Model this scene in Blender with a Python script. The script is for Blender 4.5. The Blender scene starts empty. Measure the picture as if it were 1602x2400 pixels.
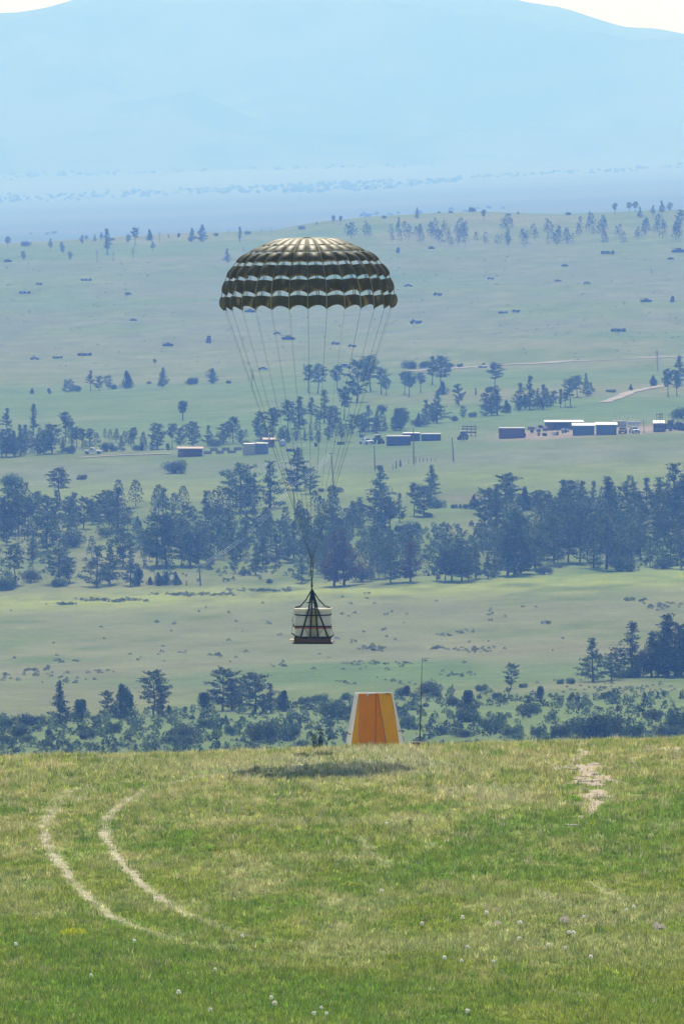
import bpy, math, random
import numpy as np
from mathutils import Vector, Matrix

R = math.radians
rng = np.random.default_rng(7)
random.seed(7)
scene = bpy.context.scene
COL = scene.collection

# ------------------------------------------------------------------ camera
F = 20000.0                                  # focal length in photo pixels (1602 x 2400)
HOR = 429.0                                  # photo row of the true horizon
PITCH = math.atan((1200 - HOR) / F)
cam = bpy.data.cameras.new('camera')
cam.sensor_fit = 'VERTICAL'
cam.sensor_height = 36.0
cam.lens = F / 2400 * 36.0
cam.clip_start = 1.0
cam.clip_end = 90000
camo = bpy.data.objects.new('camera', cam)
camo.location = (0, 0, 0)
camo.rotation_euler = (math.pi / 2 - PITCH, 0, 0)
COL.objects.link(camo)
scene.camera = camo

# ------------------------------------------------------------------ sky, sun, exposure
SUN_EL, SUN_AZ = 46.0, -2.0
w = bpy.data.worlds.new('World')
scene.world = w
w.use_nodes = True
nt = w.node_tree
bg = nt.nodes['Background']
sky = nt.nodes.new('ShaderNodeTexSky')
sky.sky_type = 'NISHITA'
sky.sun_disc = False
sky.sun_elevation = R(SUN_EL)
sky.sun_rotation = R(SUN_AZ)
sky.air_density = 1.0
sky.dust_density = 0.6
sky.ozone_density = 1.0
nt.links.new(sky.outputs[0], bg.inputs[0])
bg.inputs[1].default_value = 0.08
sl = bpy.data.lights.new('sun', 'SUN')
sl.energy = 5.0
sl.angle = R(0.53)
sl.color = (1.0, 0.98, 0.965)
so = bpy.data.objects.new('sun', sl)
SV = Vector((math.sin(R(SUN_AZ)) * math.cos(R(SUN_EL)), math.cos(R(SUN_AZ)) * math.cos(R(SUN_EL)), math.sin(R(SUN_EL))))
so.rotation_euler = SV.to_track_quat('Z', 'Y').to_euler()
so.location = (0, 200, 120)
COL.objects.link(so)
scene.view_settings.view_transform = 'Standard'
scene.view_settings.look = 'None'
scene.view_settings.gamma = 1.0
scene.view_settings.use_curve_mapping = False
scene.view_settings.exposure = 0.28
scene.render.engine = 'CYCLES'
cy = scene.cycles
cy.use_denoising = True
cy.max_bounces = 6
cy.diffuse_bounces = 3
cy.transmission_bounces = 3
cy.transparent_max_bounces = 4
cy.volume_bounces = 1
cy.sample_clamp_indirect = 4.0

# ------------------------------------------------------------------ pixel <-> world
def ray(px, py):
    u = (px - 801.0) / F
    v = (1200.0 - py) / F
    c, s = math.cos(PITCH), math.sin(PITCH)
    return np.array([u, c + v * s, -s + v * c])

def proj(x, y, z):
    c, s = math.cos(PITCH), math.sin(PITCH)
    f = y * c - z * s
    f = np.where(f < 1, 1, f)
    up = y * s + z * c
    return 801 + F * x / f, 1200 - F * up / f

# ------------------------------------------------------------------ noise
def _hash(ix, iy, seed):
    n = (ix.astype(np.int64) * 374761393 + iy.astype(np.int64) * 668265263 + seed * 982451653) & 0x7fffffff
    n = ((n ^ (n >> 13)) * 1274126177) & 0x7fffffff
    n = n ^ (n >> 16)
    return (n & 0xffff) / 65535.0

def vnoise(x, y, seed=0):
    ix, iy = np.floor(x), np.floor(y)
    fx, fy = x - ix, y - iy
    fx = fx * fx * (3 - 2 * fx)
    fy = fy * fy * (3 - 2 * fy)
    a, b = _hash(ix, iy, seed), _hash(ix + 1, iy, seed)
    c, d = _hash(ix, iy + 1, seed), _hash(ix + 1, iy + 1, seed)
    return (a + (b - a) * fx) * (1 - fy) + (c + (d - c) * fx) * fy

def fbm(x, y, scale, octv=4, seed=0):
    x, y = np.asarray(x, float) / scale, np.asarray(y, float) / scale
    t = 0
    amp, tot = 1.0, 0
    for o in range(octv):
        t = t + amp * vnoise(x, y, seed + o * 17)
        tot += amp
        amp *= 0.5
        x, y = x * 2.03 + 5.3, y * 2.03 + 1.7
    return t / tot                           # 0..1

def sstep(a, b, x):
    t = np.clip((x - a) / (b - a), 0, 1)
    return t * t * (3 - 2 * t)

# ------------------------------------------------------------------ terrain height
KD = np.array([-3000, -400, -20, 0, 40, 100, 150, 178, 222, 266, 280, 288, 300, 340, 450, 700, 1000, 1150, 1330, 1550, 1750,
               1900, 2080, 2250, 2500, 2900, 3500, 4100, 4400, 4700, 5500, 7000, 8000, 11000, 15000, 18000, 20000, 22000, 30000, 60000], float)
KZ = np.array([30, 3, -1.5, -1.7, -6.8, -12.6, -16.3, -17.54, -18.25, -18.31, -18.65, -19.2, -20.3, -27, -45, -68, -76.5, -76.0, -80.5, -83, -82.3,
               -78, -73, -68.7, -65, -61, -47, -31, -26, -34, -50, -48, -42, -28, -3, 42, 66, 75, 90, 90], float)
_h = np.diff(KD)
_s = np.diff(KZ) / _h
_m = np.zeros(len(KD))
for i in range(1, len(KD) - 1):
    if _s[i - 1] * _s[i] > 0:
        w1, w2 = 2 * _h[i] + _h[i - 1], _h[i] + 2 * _h[i - 1]
        _m[i] = (w1 + w2) / (w1 / _s[i - 1] + w2 / _s[i])
def profile(d):
    d = np.clip(d, KD[0], KD[-1])
    k = np.clip(np.searchsorted(KD, d, side='right') - 1, 0, len(KD) - 2)
    t = (d - KD[k]) / _h[k]
    t2, t3 = t * t, t * t * t
    return ((2 * t3 - 3 * t2 + 1) * KZ[k] + (t3 - 2 * t2 + t) * _h[k] * _m[k]
            + (-2 * t3 + 3 * t2) * KZ[k + 1] + (t3 - t2) * _h[k] * _m[k + 1])

RX = (np.array([-400, 0, 200, 400, 640, 700, 760, 860, 1000, 1130, 1300, 1450, 1602, 2000]) - 801) / F * 4400
RZ = -(np.array([585, 572, 560, 549, 541, 528, 518, 508, 500, 496, 501, 497, 490, 480]) - 429) / F * 4400
def height(x, y):
    x = np.asarray(x, float)
    y = np.asarray(y, float)
    z = profile(y)
    lim = 0.06 * np.maximum(y, 300)
    sx = lim * np.tanh(x / lim)
    tilt = np.interp(y, [0, 178, 290, 600, 1200, 1500, 3000, 4000, 5000, 9000, 15000, 20000], [0, 0.004, 0.032, 0.03, 0.022, 0.036, 0.042, 0.03, 0.02, 0.05, 0.04, 0.0])
    z = z + tilt * sx
    rw = sstep(3500, 4400, y) * (1 - sstep(4500, 5300, y))
    z = z * (1 - rw) + rw * (np.interp(x, RX, RZ) + (profile(y) + 26) * 0.9)
    # relief
    fg = 1 - sstep(320, 500, y)
    z = z + fg * ((fbm(x, y * 0.6, 3.0, 3, 3) - 0.5) * 0.16 + (fbm(x, y * 0.5, 0.9, 2, 5) - 0.5) * 0.06)
    mg = sstep(900, 1300, y) * (1 - sstep(4200, 4600, y))
    flat = np.exp(-((y - 2230) / 160.0) ** 2)
    z = z + mg * (1 - 0.9 * flat) * ((fbm(x, y, 75, 3, 11) - 0.5) * np.interp(y, [1200, 2400, 3200, 4200], [1.6, 2.0, 5.0, 4.0]))
    fr = sstep(6000, 9000, y)
    z = z + fr * (fbm(x, y, 1500, 4, 21) - 0.5) * np.interp(y, [6000, 9000, 15000], [0, 3, 5])
    return z

_dm = np.concatenate([np.arange(900, 2600, 3.0), np.arange(2600, 5000, 6.0), np.arange(5000, 24000, 40.0)])
_df = np.arange(150, 296, 0.25)
def hit(px, py, fg=False, far=False):
    """photo pixel -> point on the ground under it"""
    r = ray(px, py)
    dd = _df if fg else (_dm[_dm > 5200] if far else _dm[_dm < 5000])
    k = dd / r[1]
    g = r[2] * k - height(r[0] * k, dd)
    below = np.nonzero(g <= 0)[0]
    if len(below) == 0:
        i = int(np.argmin(g))
    else:
        i = below[0]
        if i > 0:
            t = g[i - 1] / (g[i - 1] - g[i])
            d = dd[i - 1] + t * (dd[i] - dd[i - 1])
            x = r[0] * d / r[1]
            return np.array([x, d, float(height(x, d))])
    d = dd[i]
    x = r[0] * d / r[1]
    return np.array([x, d, float(height(x, d))])

# ------------------------------------------------------------------ materials
def mat(name, color, rough=0.8, var=0.15, scale=8.0, metal=0.0, bump=0.0, island=0.0, objr=0.0, trans=0.0, attr=None, spec=0.3, hue=0.0):
    m = bpy.data.materials.new(name)
    m.use_nodes = True
    t = m.node_tree
    N, L = t.nodes, t.links
    p = N['Principled BSDF']
    p.inputs['Roughness'].default_value = rough
    p.inputs['Metallic'].default_value = metal
    p.inputs['Specular IOR Level'].default_value = spec
    if attr:
        a = N.new('ShaderNodeAttribute')
        a.attribute_name = attr
        src = a.outputs['Color']
    else:
        rgb = N.new('ShaderNodeRGB')
        rgb.outputs[0].default_value = (*color, 1)
        src = rgb.outputs[0]
    def mulvar(src, fac_out, lo, hi):
        mr = N.new('ShaderNodeMapRange')
        mr.inputs['To Min'].default_value = lo
        mr.inputs['To Max'].default_value = hi
        L.new(fac_out, mr.inputs['Value'])
        mx = N.new('ShaderNodeVectorMath')
        mx.operation = 'SCALE'
        L.new(src, mx.inputs[0])
        L.new(mr.outputs[0], mx.inputs['Scale'])
        return mx.outputs[0]
    if var or bump:
        tc = N.new('ShaderNodeTexCoord')
        nz = N.new('ShaderNodeTexNoise')
        nz.inputs['Scale'].default_value = scale
        nz.inputs['Detail'].default_value = 6
        nz.inputs['Roughness'].default_value = 0.65
        L.new(tc.outputs['Object'], nz.inputs['Vector'])
        if var:
            src = mulvar(src, nz.outputs['Fac'], 1 - 2 * var, 1 + 2 * var)
        if bump:
            b = N.new('ShaderNodeBump')
            b.inputs['Strength'].default_value = bump
            b.inputs['Distance'].default_value = 0.02
            L.new(nz.outputs['Fac'], b.inputs['Height'])
            L.new(b.outputs[0], p.inputs['Normal'])
    if island:
        g = N.new('ShaderNodeNewGeometry')
        src = mulvar(src, g.outputs['Random Per Island'], 1 - island, 1 + island)
    if objr:
        oi = N.new('ShaderNodeObjectInfo')
        src = mulvar(src, oi.outputs['Random'], 1 - objr, 1 + objr)
        if hue:
            hs = N.new('ShaderNodeHueSaturation')
            mr = N.new('ShaderNodeMapRange')
            mr.inputs['To Min'].default_value = 0.5 - hue
            mr.inputs['To Max'].default_value = 0.5 + hue * 0.4
            L.new(oi.outputs['Random'], mr.inputs['Value'])
            L.new(mr.outputs[0], hs.inputs['Hue'])
            L.new(src, hs.inputs['Color'])
            src = hs.outputs[0]
    L.new(src, p.inputs['Base Color'])
    if trans:
        tr = N.new('ShaderNodeBsdfTranslucent')
        L.new(src, tr.inputs['Color'])
        mx = N.new('ShaderNodeMixShader')
        mx.inputs[0].default_value = trans
        out = N['Material Output']
        L.new(p.outputs[0], mx.inputs[1])
        L.new(tr.outputs[0], mx.inputs[2])
        L.new(mx.outputs[0], out.inputs['Surface'])
    return m

# ------------------------------------------------------------------ mesh builder
class MB:
    def __init__(s):
        s.v, s.f = [], []
    def add(s, verts, faces):
        o = len(s.v)
        s.v += [tuple(map(float, p)) for p in verts]
        s.f += [tuple(i + o for i in f) for f in faces]
        return s
    def box(s, c, size, rz=0.0, taper=1.0, rx=0.0):
        hx, hy, hz = size[0] / 2, size[1] / 2, size[2] / 2
        vs = []
        for z in (-hz, hz):
            k = taper if z > 0 else 1.0
            for x, y in ((-hx, -hy), (hx, -hy), (hx, hy), (-hx, hy)):
                vs.append(Vector((x * k, y * k, z)))
        M = Matrix.Translation(c) @ Matrix.Rotation(rz, 4, 'Z') @ Matrix.Rotation(rx, 4, 'X')
        return s.add([M @ p for p in vs], [(3, 2, 1, 0), (4, 5, 6, 7), (0, 1, 5, 4), (1, 2, 6, 5), (2, 3, 7, 6), (3, 0, 4, 7)])
    def prism(s, poly, y0, y1):                  # poly in x,z ; extruded along y
        n = len(poly)
        vs = [(x, y0, z) for x, z in poly] + [(x, y1, z) for x, z in poly]
        fs = [tuple(range(n - 1, -1, -1)), tuple(range(n, 2 * n))]
        fs += [(i, (i + 1) % n, n + (i + 1) % n, n + i) for i in range(n)]
        return s.add(vs, [tuple(reversed(f)) for f in fs])
    def tube(s, pts, rad, n=6, caps=True):
        pts = [Vector(p) for p in pts]
        if not hasattr(rad, '__len__'):
            rad = [rad] * len(pts)
        vs = []
        for i, p in enumerate(pts):
            a = pts[max(i - 1, 0)]
            b = pts[min(i + 1, len(pts) - 1)]
            t = (b - a).normalized()
            ref = Vector((0, 0, 1)) if abs(t.z) < 0.9 else Vector((1, 0, 0))
            u = t.cross(ref).normalized()
            v = t.cross(u)
            for k in range(n):
                an = 2 * math.pi * k / n
                vs.append(p + (u * math.cos(an) + v * math.sin(an)) * rad[i])
        fs = []
        for i in range(len(pts) - 1):
            for k in range(n):
                fs.append((i * n + k, i * n + (k + 1) % n, (i + 1) * n + (k + 1) % n, (i + 1) * n + k))
        if caps:
            fs.append(tuple(range(n - 1, -1, -1)))
            fs.append(tuple((len(pts) - 1) * n + k for k in range(n)))
        return s.add(vs, fs)
    def strap(s, pts, side, wd, th):             # flat webbing
        pts = [Vector(p) for p in pts]
        side = Vector(side).normalized()
        vs = []
        for i, p in enumerate(pts):
            t = (pts[min(i + 1, len(pts) - 1)] - pts[max(i - 1, 0)]).normalized()
            sd = (side - t * side.dot(t)).normalized()
            nn = t.cross(sd)
            for a, b in ((-1, -1), (1, -1), (1, 1), (-1, 1)):
                vs.append(p + sd * a * wd / 2 + nn * b * th / 2)
        fs = []
        for i in range(len(pts) - 1):
            for k in range(4):
                fs.append((i * 4 + k, i * 4 + (k + 1) % 4, i * 4 + 4 + (k + 1) % 4, i * 4 + 4 + k))
        fs += [(3, 2, 1, 0), tuple((len(pts) - 1) * 4 + k for k in range(4))]
        return s.add(vs, fs)
    def lathe(s, prof, n=20, c=(0, 0, 0)):
        vs, fs = [], []
        for r, z in prof:
            for k in range(n):
                a = 2 * math.pi * k / n
                vs.append((c[0] + r * math.cos(a), c[1] + r * math.sin(a), c[2] + z))
        for i in range(len(prof) - 1):
            for k in range(n):
                fs.append((i * n + k, i * n + (k + 1) % n, (i + 1) * n + (k + 1) % n, (i + 1) * n + k))
        fs.append(tuple(range(n - 1, -1, -1)))
        fs.append(tuple((len(prof) - 1) * n + k for k in range(n)))
        return s.add(vs, fs)
    def wheel(s, c, r, wd, n=14):                # axis along x
        vs = []
        for x in (-wd / 2, wd / 2):
            for k in range(n):
                a = 2 * math.pi * k / n
                vs.append((c[0] + x, c[1] + r * math.cos(a), c[2] + r * math.sin(a)))
        fs = [(k, (k + 1) % n, n + (k + 1) % n, n + k) for k in range(n)]
        fs += [tuple(range(n - 1, -1, -1)), tuple(range(n, 2 * n))]
        return s.add(vs, fs)
    def mesh(s, name, m, smooth=False):
        me = bpy.data.meshes.new(name)
        me.from_pydata(s.v, [], s.f)
        me.materials.append(m)
        if smooth:
            me.polygons.foreach_set('use_smooth', [True] * len(me.polygons))
        me.update()
        return me

def npmesh(name, V, T, m, cols=None, smooth=False):
    """V (n,3), T (k,3|4) index array, optional per-vertex linear colours"""
    me = bpy.data.meshes.new(name)
    k, c = T.shape
    me.vertices.add(len(V))
    me.vertices.foreach_set('co', np.ascontiguousarray(V, np.float32).ravel())
    me.loops.add(k * c)
    me.loops.foreach_set('vertex_index', np.ascontiguousarray(T, np.int32).ravel())
    me.polygons.add(k)
    me.polygons.foreach_set('loop_start', np.arange(0, k * c, c, dtype=np.int32))
    if smooth:
        me.polygons.foreach_set('use_smooth', np.ones(k, bool))
    me.update(calc_edges=True)
    if cols is not None:
        at = me.color_attributes.new('Col', 'FLOAT_COLOR', 'POINT')
        cc = np.ones((len(V), 4), np.float32)
        cc[:, :3] = cols
        at.data.foreach_set('color', cc.ravel())
    me.materials.append(m)
    me.validate()
    return me

def ob(name, me, parent=None, loc=None, rz=None, scale=None, **props):
    o = bpy.data.objects.new(name, me)
    COL.objects.link(o)
    if parent is not None:
        o.parent = parent
    if loc is not None:
        o.location = loc
    if rz is not None:
        o.rotation_euler = (0, 0, rz)
    if scale is not None:
        o.scale = scale
    for k, v in props.items():
        o[k] = v
    return o

def thing(name, label, cat, loc=(0, 0, 0), rz=0.0, group=None, scale=None):
    o = ob(name, None, loc=loc, rz=rz, scale=scale, label=label, category=cat)
    o.empty_display_size = 0.5
    if group:
        o['group'] = group
    return o

# ------------------------------------------------------------------ ground colours (linear albedo)
def px_line(pts, fg=False):
    return np.array([hit(px, py, fg)[:2] for px, py in pts])

def dist_poly(x, y, P):
    best = np.full(x.shape, 1e9)
    for a, b in zip(P[:-1], P[1:]):
        ab = b - a
        t = np.clip(((x - a[0]) * ab[0] + (y - a[1]) * ab[1]) / (ab @ ab), 0, 1)
        best = np.minimum(best, np.hypot(x - a[0] - t * ab[0], y - a[1] - t * ab[1]))
    return best

def smooth_poly(P, k=6):
    out = []
    n = len(P)
    for i in range(n - 1):
        p0, p1, p2, p3 = P[max(i - 1, 0)], P[i], P[i + 1], P[min(i + 2, n - 1)]
        for j in range(k):
            t = j / k
            out.append(0.5 * (2 * p1 + (p2 - p0) * t + (2 * p0 - 5 * p1 + 4 * p2 - p3) * t * t + (3 * p1 - p0 - 3 * p2 + p3) * t ** 3))
    out.append(P[-1])
    return np.array(out)

RUT_L = smooth_poly(px_line([(130, 1893), (108, 1925), (103, 1950), (113, 1985), (135, 2018), (170, 2065), (205, 2105), (250, 2142), (300, 2166), (360, 2190), (425, 2207)], True))
RUT_R = smooth_poly(px_line([(345, 1850), (290, 1886), (252, 1918), (243, 1945), (256, 1980), (290, 2030), (330, 2070), (375, 2108), (425, 2138), (510, 2172)], True))
FAINT = [px_line(p, True) for p in ([(610, 2212), (720, 2222)], [(835, 2292), (905, 2297)], [(990, 2316), (1040, 2322)], [(1290, 2325), (1380, 2335)],
                                    [(838, 1960), (870, 2005), (915, 2030)], [(985, 1970), (1020, 1990)], [(1240, 2085), (1330, 2125)], [(1380, 2065), (1460, 2110)],
                                    [(490, 2215), (560, 2225)], [(400, 2203), (520, 2226), (640, 2238)], [(480, 2162), (600, 2200), (720, 2216)], [(330, 1856), (450, 1826), (580, 1806)], [(128, 1900), (136, 1875), (180, 1850)])]

def mixc(a, b, t):
    t = np.asarray(t)[..., None]
    return a * (1 - t) + b * t

def fg_colour(x, y, X, Y):
    """colour field of the near meadow: green low down, straw near the crest"""
    n1 = fbm(x, y * 0.45, 2.2, 4, 31)
    n2 = fbm(x, y * 0.5, 0.55, 3, 37)
    n3 = fbm(x, y * 0.35, 5.0, 3, 41)
    green = np.array([0.180, 0.285, 0.032])
    olive = np.array([0.275, 0.325, 0.045])
    straw = np.array([0.520, 0.465, 0.200])
    silver = np.array([0.480, 0.475, 0.290])
    dry = np.interp(Y, [1700, 1760, 1850, 1960, 2050, 2160, 2250, 2400], [0.60, 0.60, 0.48, 0.28, 0.16, 0.02, -0.06, -0.10])
    dry = dry - 0.55 * np.exp(-((X - 1560) / 190) ** 2 - ((Y - 1935) / 75) ** 2) - 0.25 * np.exp(-((X - 900) / 260) ** 2 - ((Y - 1990) / 60) ** 2)
    k = sstep(-0.15, 1.1, dry + (n1 - 0.5) * 0.85 + (n2 - 0.5) * 1.2)
    c = mixc(green, olive, sstep(0.35, 0.7, n3 * 0.6 + n2 * 0.4))
    c = mixc(c, straw, k)
    sv = sstep(0.52, 0.66, n3 * 0.5 + n1 * 0.5) * np.interp(Y, [1730, 1790, 1860, 1990, 2120, 2200, 2300], [0.3, 0.8, 0.45, 0.12, 0.28, 0.35, 0.08])
    sv = sv + 0.6 * np.exp(-((X - 750) / 330) ** 2 - ((Y - 1800) / 30) ** 2)
    c = mixc(c, silver, np.clip(sv, 0, 0.85))
    return c

def rut_mask(x, y):
    dl = np.minimum(dist_poly(x, y, RUT_L), dist_poly(x, y, RUT_R))
    m = (1 - sstep(0.07, 0.26, dl + (fbm(x, y, 0.5, 2, 51) - 0.5) * 0.25)) * (0.55 + 0.45 * sstep(0.3, 0.6, fbm(x, y, 2.5, 2, 55)))
    end = np.minimum(np.hypot(x - RUT_L[-1][0], (y - RUT_L[-1][1]) * 0.3), np.hypot(x - RUT_R[0][0], (y - RUT_R[0][1]) * 0.3))
    for e_ in (RUT_L[0], RUT_R[-1]):
        end = np.minimum(end, np.hypot(x - e_[0], (y - e_[1]) * 0.3))
    m = m * (0.40 + 0.60 * sstep(0.2, 2.0, end))
    for P in FAINT:
        m = np.maximum(m, 0.35 * (1 - sstep(0.08, 0.3, dist_poly(x, y, P) + (fbm(x, y, 0.5, 2, 53) - 0.5) * 0.3)))
    return m

def bare_mask(x, y, X, Y):
    """bare earth worn through near the crest on the right"""
    cx = np.interp(Y, [1740, 1780, 1830, 1870, 1930], [1365, 1360, 1385, 1405, 1350])
    wd = np.interp(Y, [1735, 1760, 1790, 1830, 1870, 1890, 1940], [12, 25, 50, 55, 50, 32, 20])
    m = np.exp(-((X - cx) / wd) ** 2) * np.interp(Y, [1735, 1760, 1890, 1960], [0.6, 1, 1, 0])
    m = m + 0.85 * np.exp(-((X - 1540) / 45) ** 2 - ((Y - 1756) / 9) ** 2) + 0.5 * np.exp(-((X - 1505) / 40) ** 2 - ((Y - 1815) / 14) ** 2)
    n = 0.5 * fbm(x, y * 0.5, 0.40, 2, 61) + 0.5 * fbm(x, y * 0.35, 1.1, 2, 63)
    return sstep(0.30, 0.50, m * 0.55 + (n - 0.5) * 1.9 * (m > 0.08))

def mid_colour(x, y, X, Y):
    n1 = fbm(x, y * 0.5, 45, 5, 71)
    n2 = fbm(x, y * 0.6, 9, 4, 73)
    n3 = fbm(x, y, 160, 3, 79)
    a = np.array([0.122, 0.160, 0.040])
    b = np.array([0.158, 0.168, 0.068])           # dry, greyer
    g = np.array([0.090, 0.155, 0.036])           # lush
    c = mixc(a, b, sstep(0.42, 0.60, n1 * 0.65 + n2 * 0.35))
    c = mixc(c, g, sstep(0.5, 0.72, n3) * 0.7)
    xs = (X - 801) * 0.037
    Yt = Y + xs                                    # row with the cross slope taken out
    yel = np.array([0.250, 0.290, 0.050])
    c = mixc(c, yel, 0.75 * np.exp(-((Yt - 1385) / 22.0) ** 2) * sstep(0.35, 0.6, n2 * 0.6 + n1 * 0.4))
    c = mixc(c, np.array([0.140, 0.160, 0.095]), 0.7 * np.exp(-((Yt - 1087) / 20.0) ** 2))      # grey sage flat under the yard
    c = mixc(c, np.array([0.175, 0.215, 0.050]), 0.6 * np.exp(-((Yt - 1135) / 30.0) ** 2))
    c = mixc(c, np.array([0.095, 0.170, 0.040]), 0.6 * np.exp(-((Yt - 985) / 28.0) ** 2))
    c = mixc(c, np.array([0.122, 0.148, 0.070]), 0.6 * sstep(560, 600, Yt) * (1 - sstep(760, 830, Yt)) * sstep(0.42, 0.6, n1))
    c = mixc(c, np.array([0.20, 0.15, 0.11]), 0.55 * np.exp(-((X - 1110) / 90) ** 2 - ((Y - 1168) / 12) ** 2))
    c = mixc(c, np.array([0.125, 0.175, 0.050]), 0.8 * sstep(1630, 1680, Yt))
    c = mixc(c, np.array([0.200, 0.175, 0.095]), 0.6 * np.exp(-((Yt - 1545) / 30.0) ** 2) * sstep(0.4, 0.6, n1))
    yard = np.exp(-(np.maximum(np.abs(X - 1400) - 190, 0) / 45) ** 2) * np.exp(-((Y - (1012 - (X - 1400) * 0.055)) / 11.0) ** 4)
    c = mixc(c, np.array([0.28, 0.21, 0.165]), 0.85 * yard * sstep(0.2, 0.5, n2 + 0.15))
    return c * (0.82 + 0.36 * n2[..., None])

def far_colour(x, y):
    n = fbm(x, y, 900, 5, 91)
    return mixc(np.array([0.066, 0.085, 0.042]), np.array([0.100, 0.108, 0.058]), sstep(0.35, 0.65, n))

# ------------------------------------------------------------------ ground sheet
rows = np.concatenate([np.array([-3000, -1500, -600, -200, -60]), np.arange(0, 165, 6.0), np.arange(165, 300, 0.42), np.arange(300, 340, 2.5), np.geomspace(340, 1050, 40)[:-1],
                       np.arange(1050, 2500, 4.5), np.arange(2500, 4700, 13.0), np.geomspace(4700, 24000, 90), np.array([30000, 45000])])
tt = np.linspace(-1, 1, 291)
gcol = 0.052 * tt + 0.50 * np.sign(tt) * np.maximum(np.abs(tt) - 0.8, 0) ** 3 / 0.008
YY, GG = np.meshgrid(rows, gcol, indexing='ij')
WW = np.maximum(np.abs(YY), 200)
XX = GG * WW
ZZ = height(XX, YY)
PX, PY = proj(XX, YY, ZZ)
cg = mixc(mid_colour(XX, YY, PX, PY), far_colour(XX, YY), sstep(4600, 6500, YY))
fgm = 1 - sstep(300, 450, YY)
cf = fg_colour(XX, YY, PX, PY) * 0.80
cf = mixc(cf, np.array([0.44, 0.39, 0.27]), rut_mask(XX, YY) * fgm * 0.85)
cf = mixc(cf, np.array([0.46, 0.37, 0.27]), bare_mask(XX, YY, PX, PY) * fgm)
cg = mixc(cg, cf, fgm)
nr, nc = YY.shape
idx = np.arange(nr * nc).reshape(nr, nc)
quads = np.stack([idx[:-1, :-1], idx[:-1, 1:], idx[1:, 1:], idx[1:, :-1]], -1).reshape(-1, 4)
M_ground = mat('meadow_ground', (0, 0, 0), rough=1.0, var=0.16, scale=0.35, attr='Col', spec=0.05)
# second, finer mottling for the ground
_t = M_ground.node_tree
_p = _t.nodes['Principled BSDF']
_src = _p.inputs['Base Color'].links[0].from_socket
for _sc, _lo, _hi in ((1.7, 0.70, 1.30), (0.06, 0.86, 1.14)):
    _tc, _nz, _mr, _vm = [_t.nodes.new(q) for q in ('ShaderNodeTexCoord', 'ShaderNodeTexNoise', 'ShaderNodeMapRange', 'ShaderNodeVectorMath')]
    _nz.inputs['Scale'].default_value = _sc
    _nz.inputs['Detail'].default_value = 5
    _nz.inputs['Roughness'].default_value = 0.7
    _mr.inputs['From Min'].default_value, _mr.inputs['From Max'].default_value = 0.3, 0.7
    _mr.inputs['To Min'].default_value, _mr.inputs['To Max'].default_value = _lo, _hi
    _vm.operation = 'SCALE'
    _t.links.new(_tc.outputs['Object'], _nz.inputs['Vector'])
    _t.links.new(_nz.outputs['Fac'], _mr.inputs['Value'])
    _t.links.new(_src, _vm.inputs[0])
    _t.links.new(_mr.outputs[0], _vm.inputs['Scale'])
    _src = _vm.outputs[0]
_t.links.new(_src, _p.inputs['Base Color'])
gnd_me = npmesh('ground', np.stack([XX, YY, ZZ], -1).reshape(-1, 3), quads, M_ground, cg.reshape(-1, 3), smooth=True)
ground = ob('ground', gnd_me, kind='structure')

# ------------------------------------------------------------------ mountains
M_mount = mat('forested_mountain', (0, 0, 0), rough=1.0, var=0.1, scale=0.004, attr='Col', spec=0.0)
def mountain(name, d0, d1, d2, prof_px, seed, amp, n=180):
    """a range between distance d0 (foot) and d2 (back), crest row read from the skyline at distance d1"""
    px = np.array([p[0] for p in prof_px], float)
    py = np.array([p[1] for p in prof_px], float)
    cz = (HOR - py) / F * d1
    cx = (px - 801) / F * d1
    ys = np.linspace(d0, d2, 90)
    xs = np.linspace(-3600, 3600, n * 2)
    Y2, X2 = np.meshgrid(ys, xs, indexing='ij')
    crest = np.interp(X2, cx, cz)
    base = height(X2, Y2) - 12
    up = np.where(Y2 < d1, np.clip((Y2 - d0) / (d1 - d0), 0, 1) ** 1.25, np.clip(1 - (Y2 - d1) / (d2 - d1), 0, 1))
    rid = 1 - np.abs(2 * fbm(X2, Y2 * 0.7, 1500, 5, seed) - 1)
    edge = 4 * up * (1 - up)
    Z2 = base * (1 - up) + crest * up + edge * (rid - 0.75) * amp + up * (fbm(X2, Y2, 130, 3, seed + 5) - 0.5) * 16
    n1 = fbm(X2, Y2 * 0.6, 420, 5, seed + 9)
    n2 = fbm(X2, Y2 * 0.6, 130, 3, seed + 12)
    c = mixc(np.array([0.048, 0.058, 0.032]), np.array([0.095, 0.10, 0.055]), sstep(0.46, 0.66, n1 * 0.6 + n2 * 0.4 + 0.10 * (1 - up)))
    c = mixc(c, np.array([0.26, 0.24, 0.20]), 0.8 * sstep(0.70, 0.80, n2 * 0.6 + n1 * 0.4))
    i2 = np.arange(Y2.size).reshape(Y2.shape)
    q = np.stack([i2[:-1, :-1], i2[:-1, 1:], i2[1:, 1:], i2[1:, :-1]], -1).reshape(-1, 4)
    return ob(name, npmesh(name, np.stack([X2, Y2, Z2], -1).reshape(-1, 3), q, M_mount, c.reshape(-1, 3), smooth=True), kind='structure')

mountain('mountain', 17600, 22000, 24500, [(-3000, 160), (-900, 110), (-250, 50), (0, 30), (90, 15), (160, 0), (300, -35), (520, -75), (760, -80), (1000, -45), (1180, -12), (1250, 4),
                                           (1300, 10), (1345, 25), (1400, 45), (1460, 60), (1530, 60), (1602, 78), (1900, 120), (4000, 200)], 101, 420)
mountain('foothill', 17000, 19000, 20500, [(-3000, 330), (-400, 250), (-50, 236), (60, 262), (200, 245), (330, 232), (450, 212), (520, 245), (620, 285), (760, 315), (900, 345), (1400, 390), (4000, 420)], 131, 70)

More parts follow.
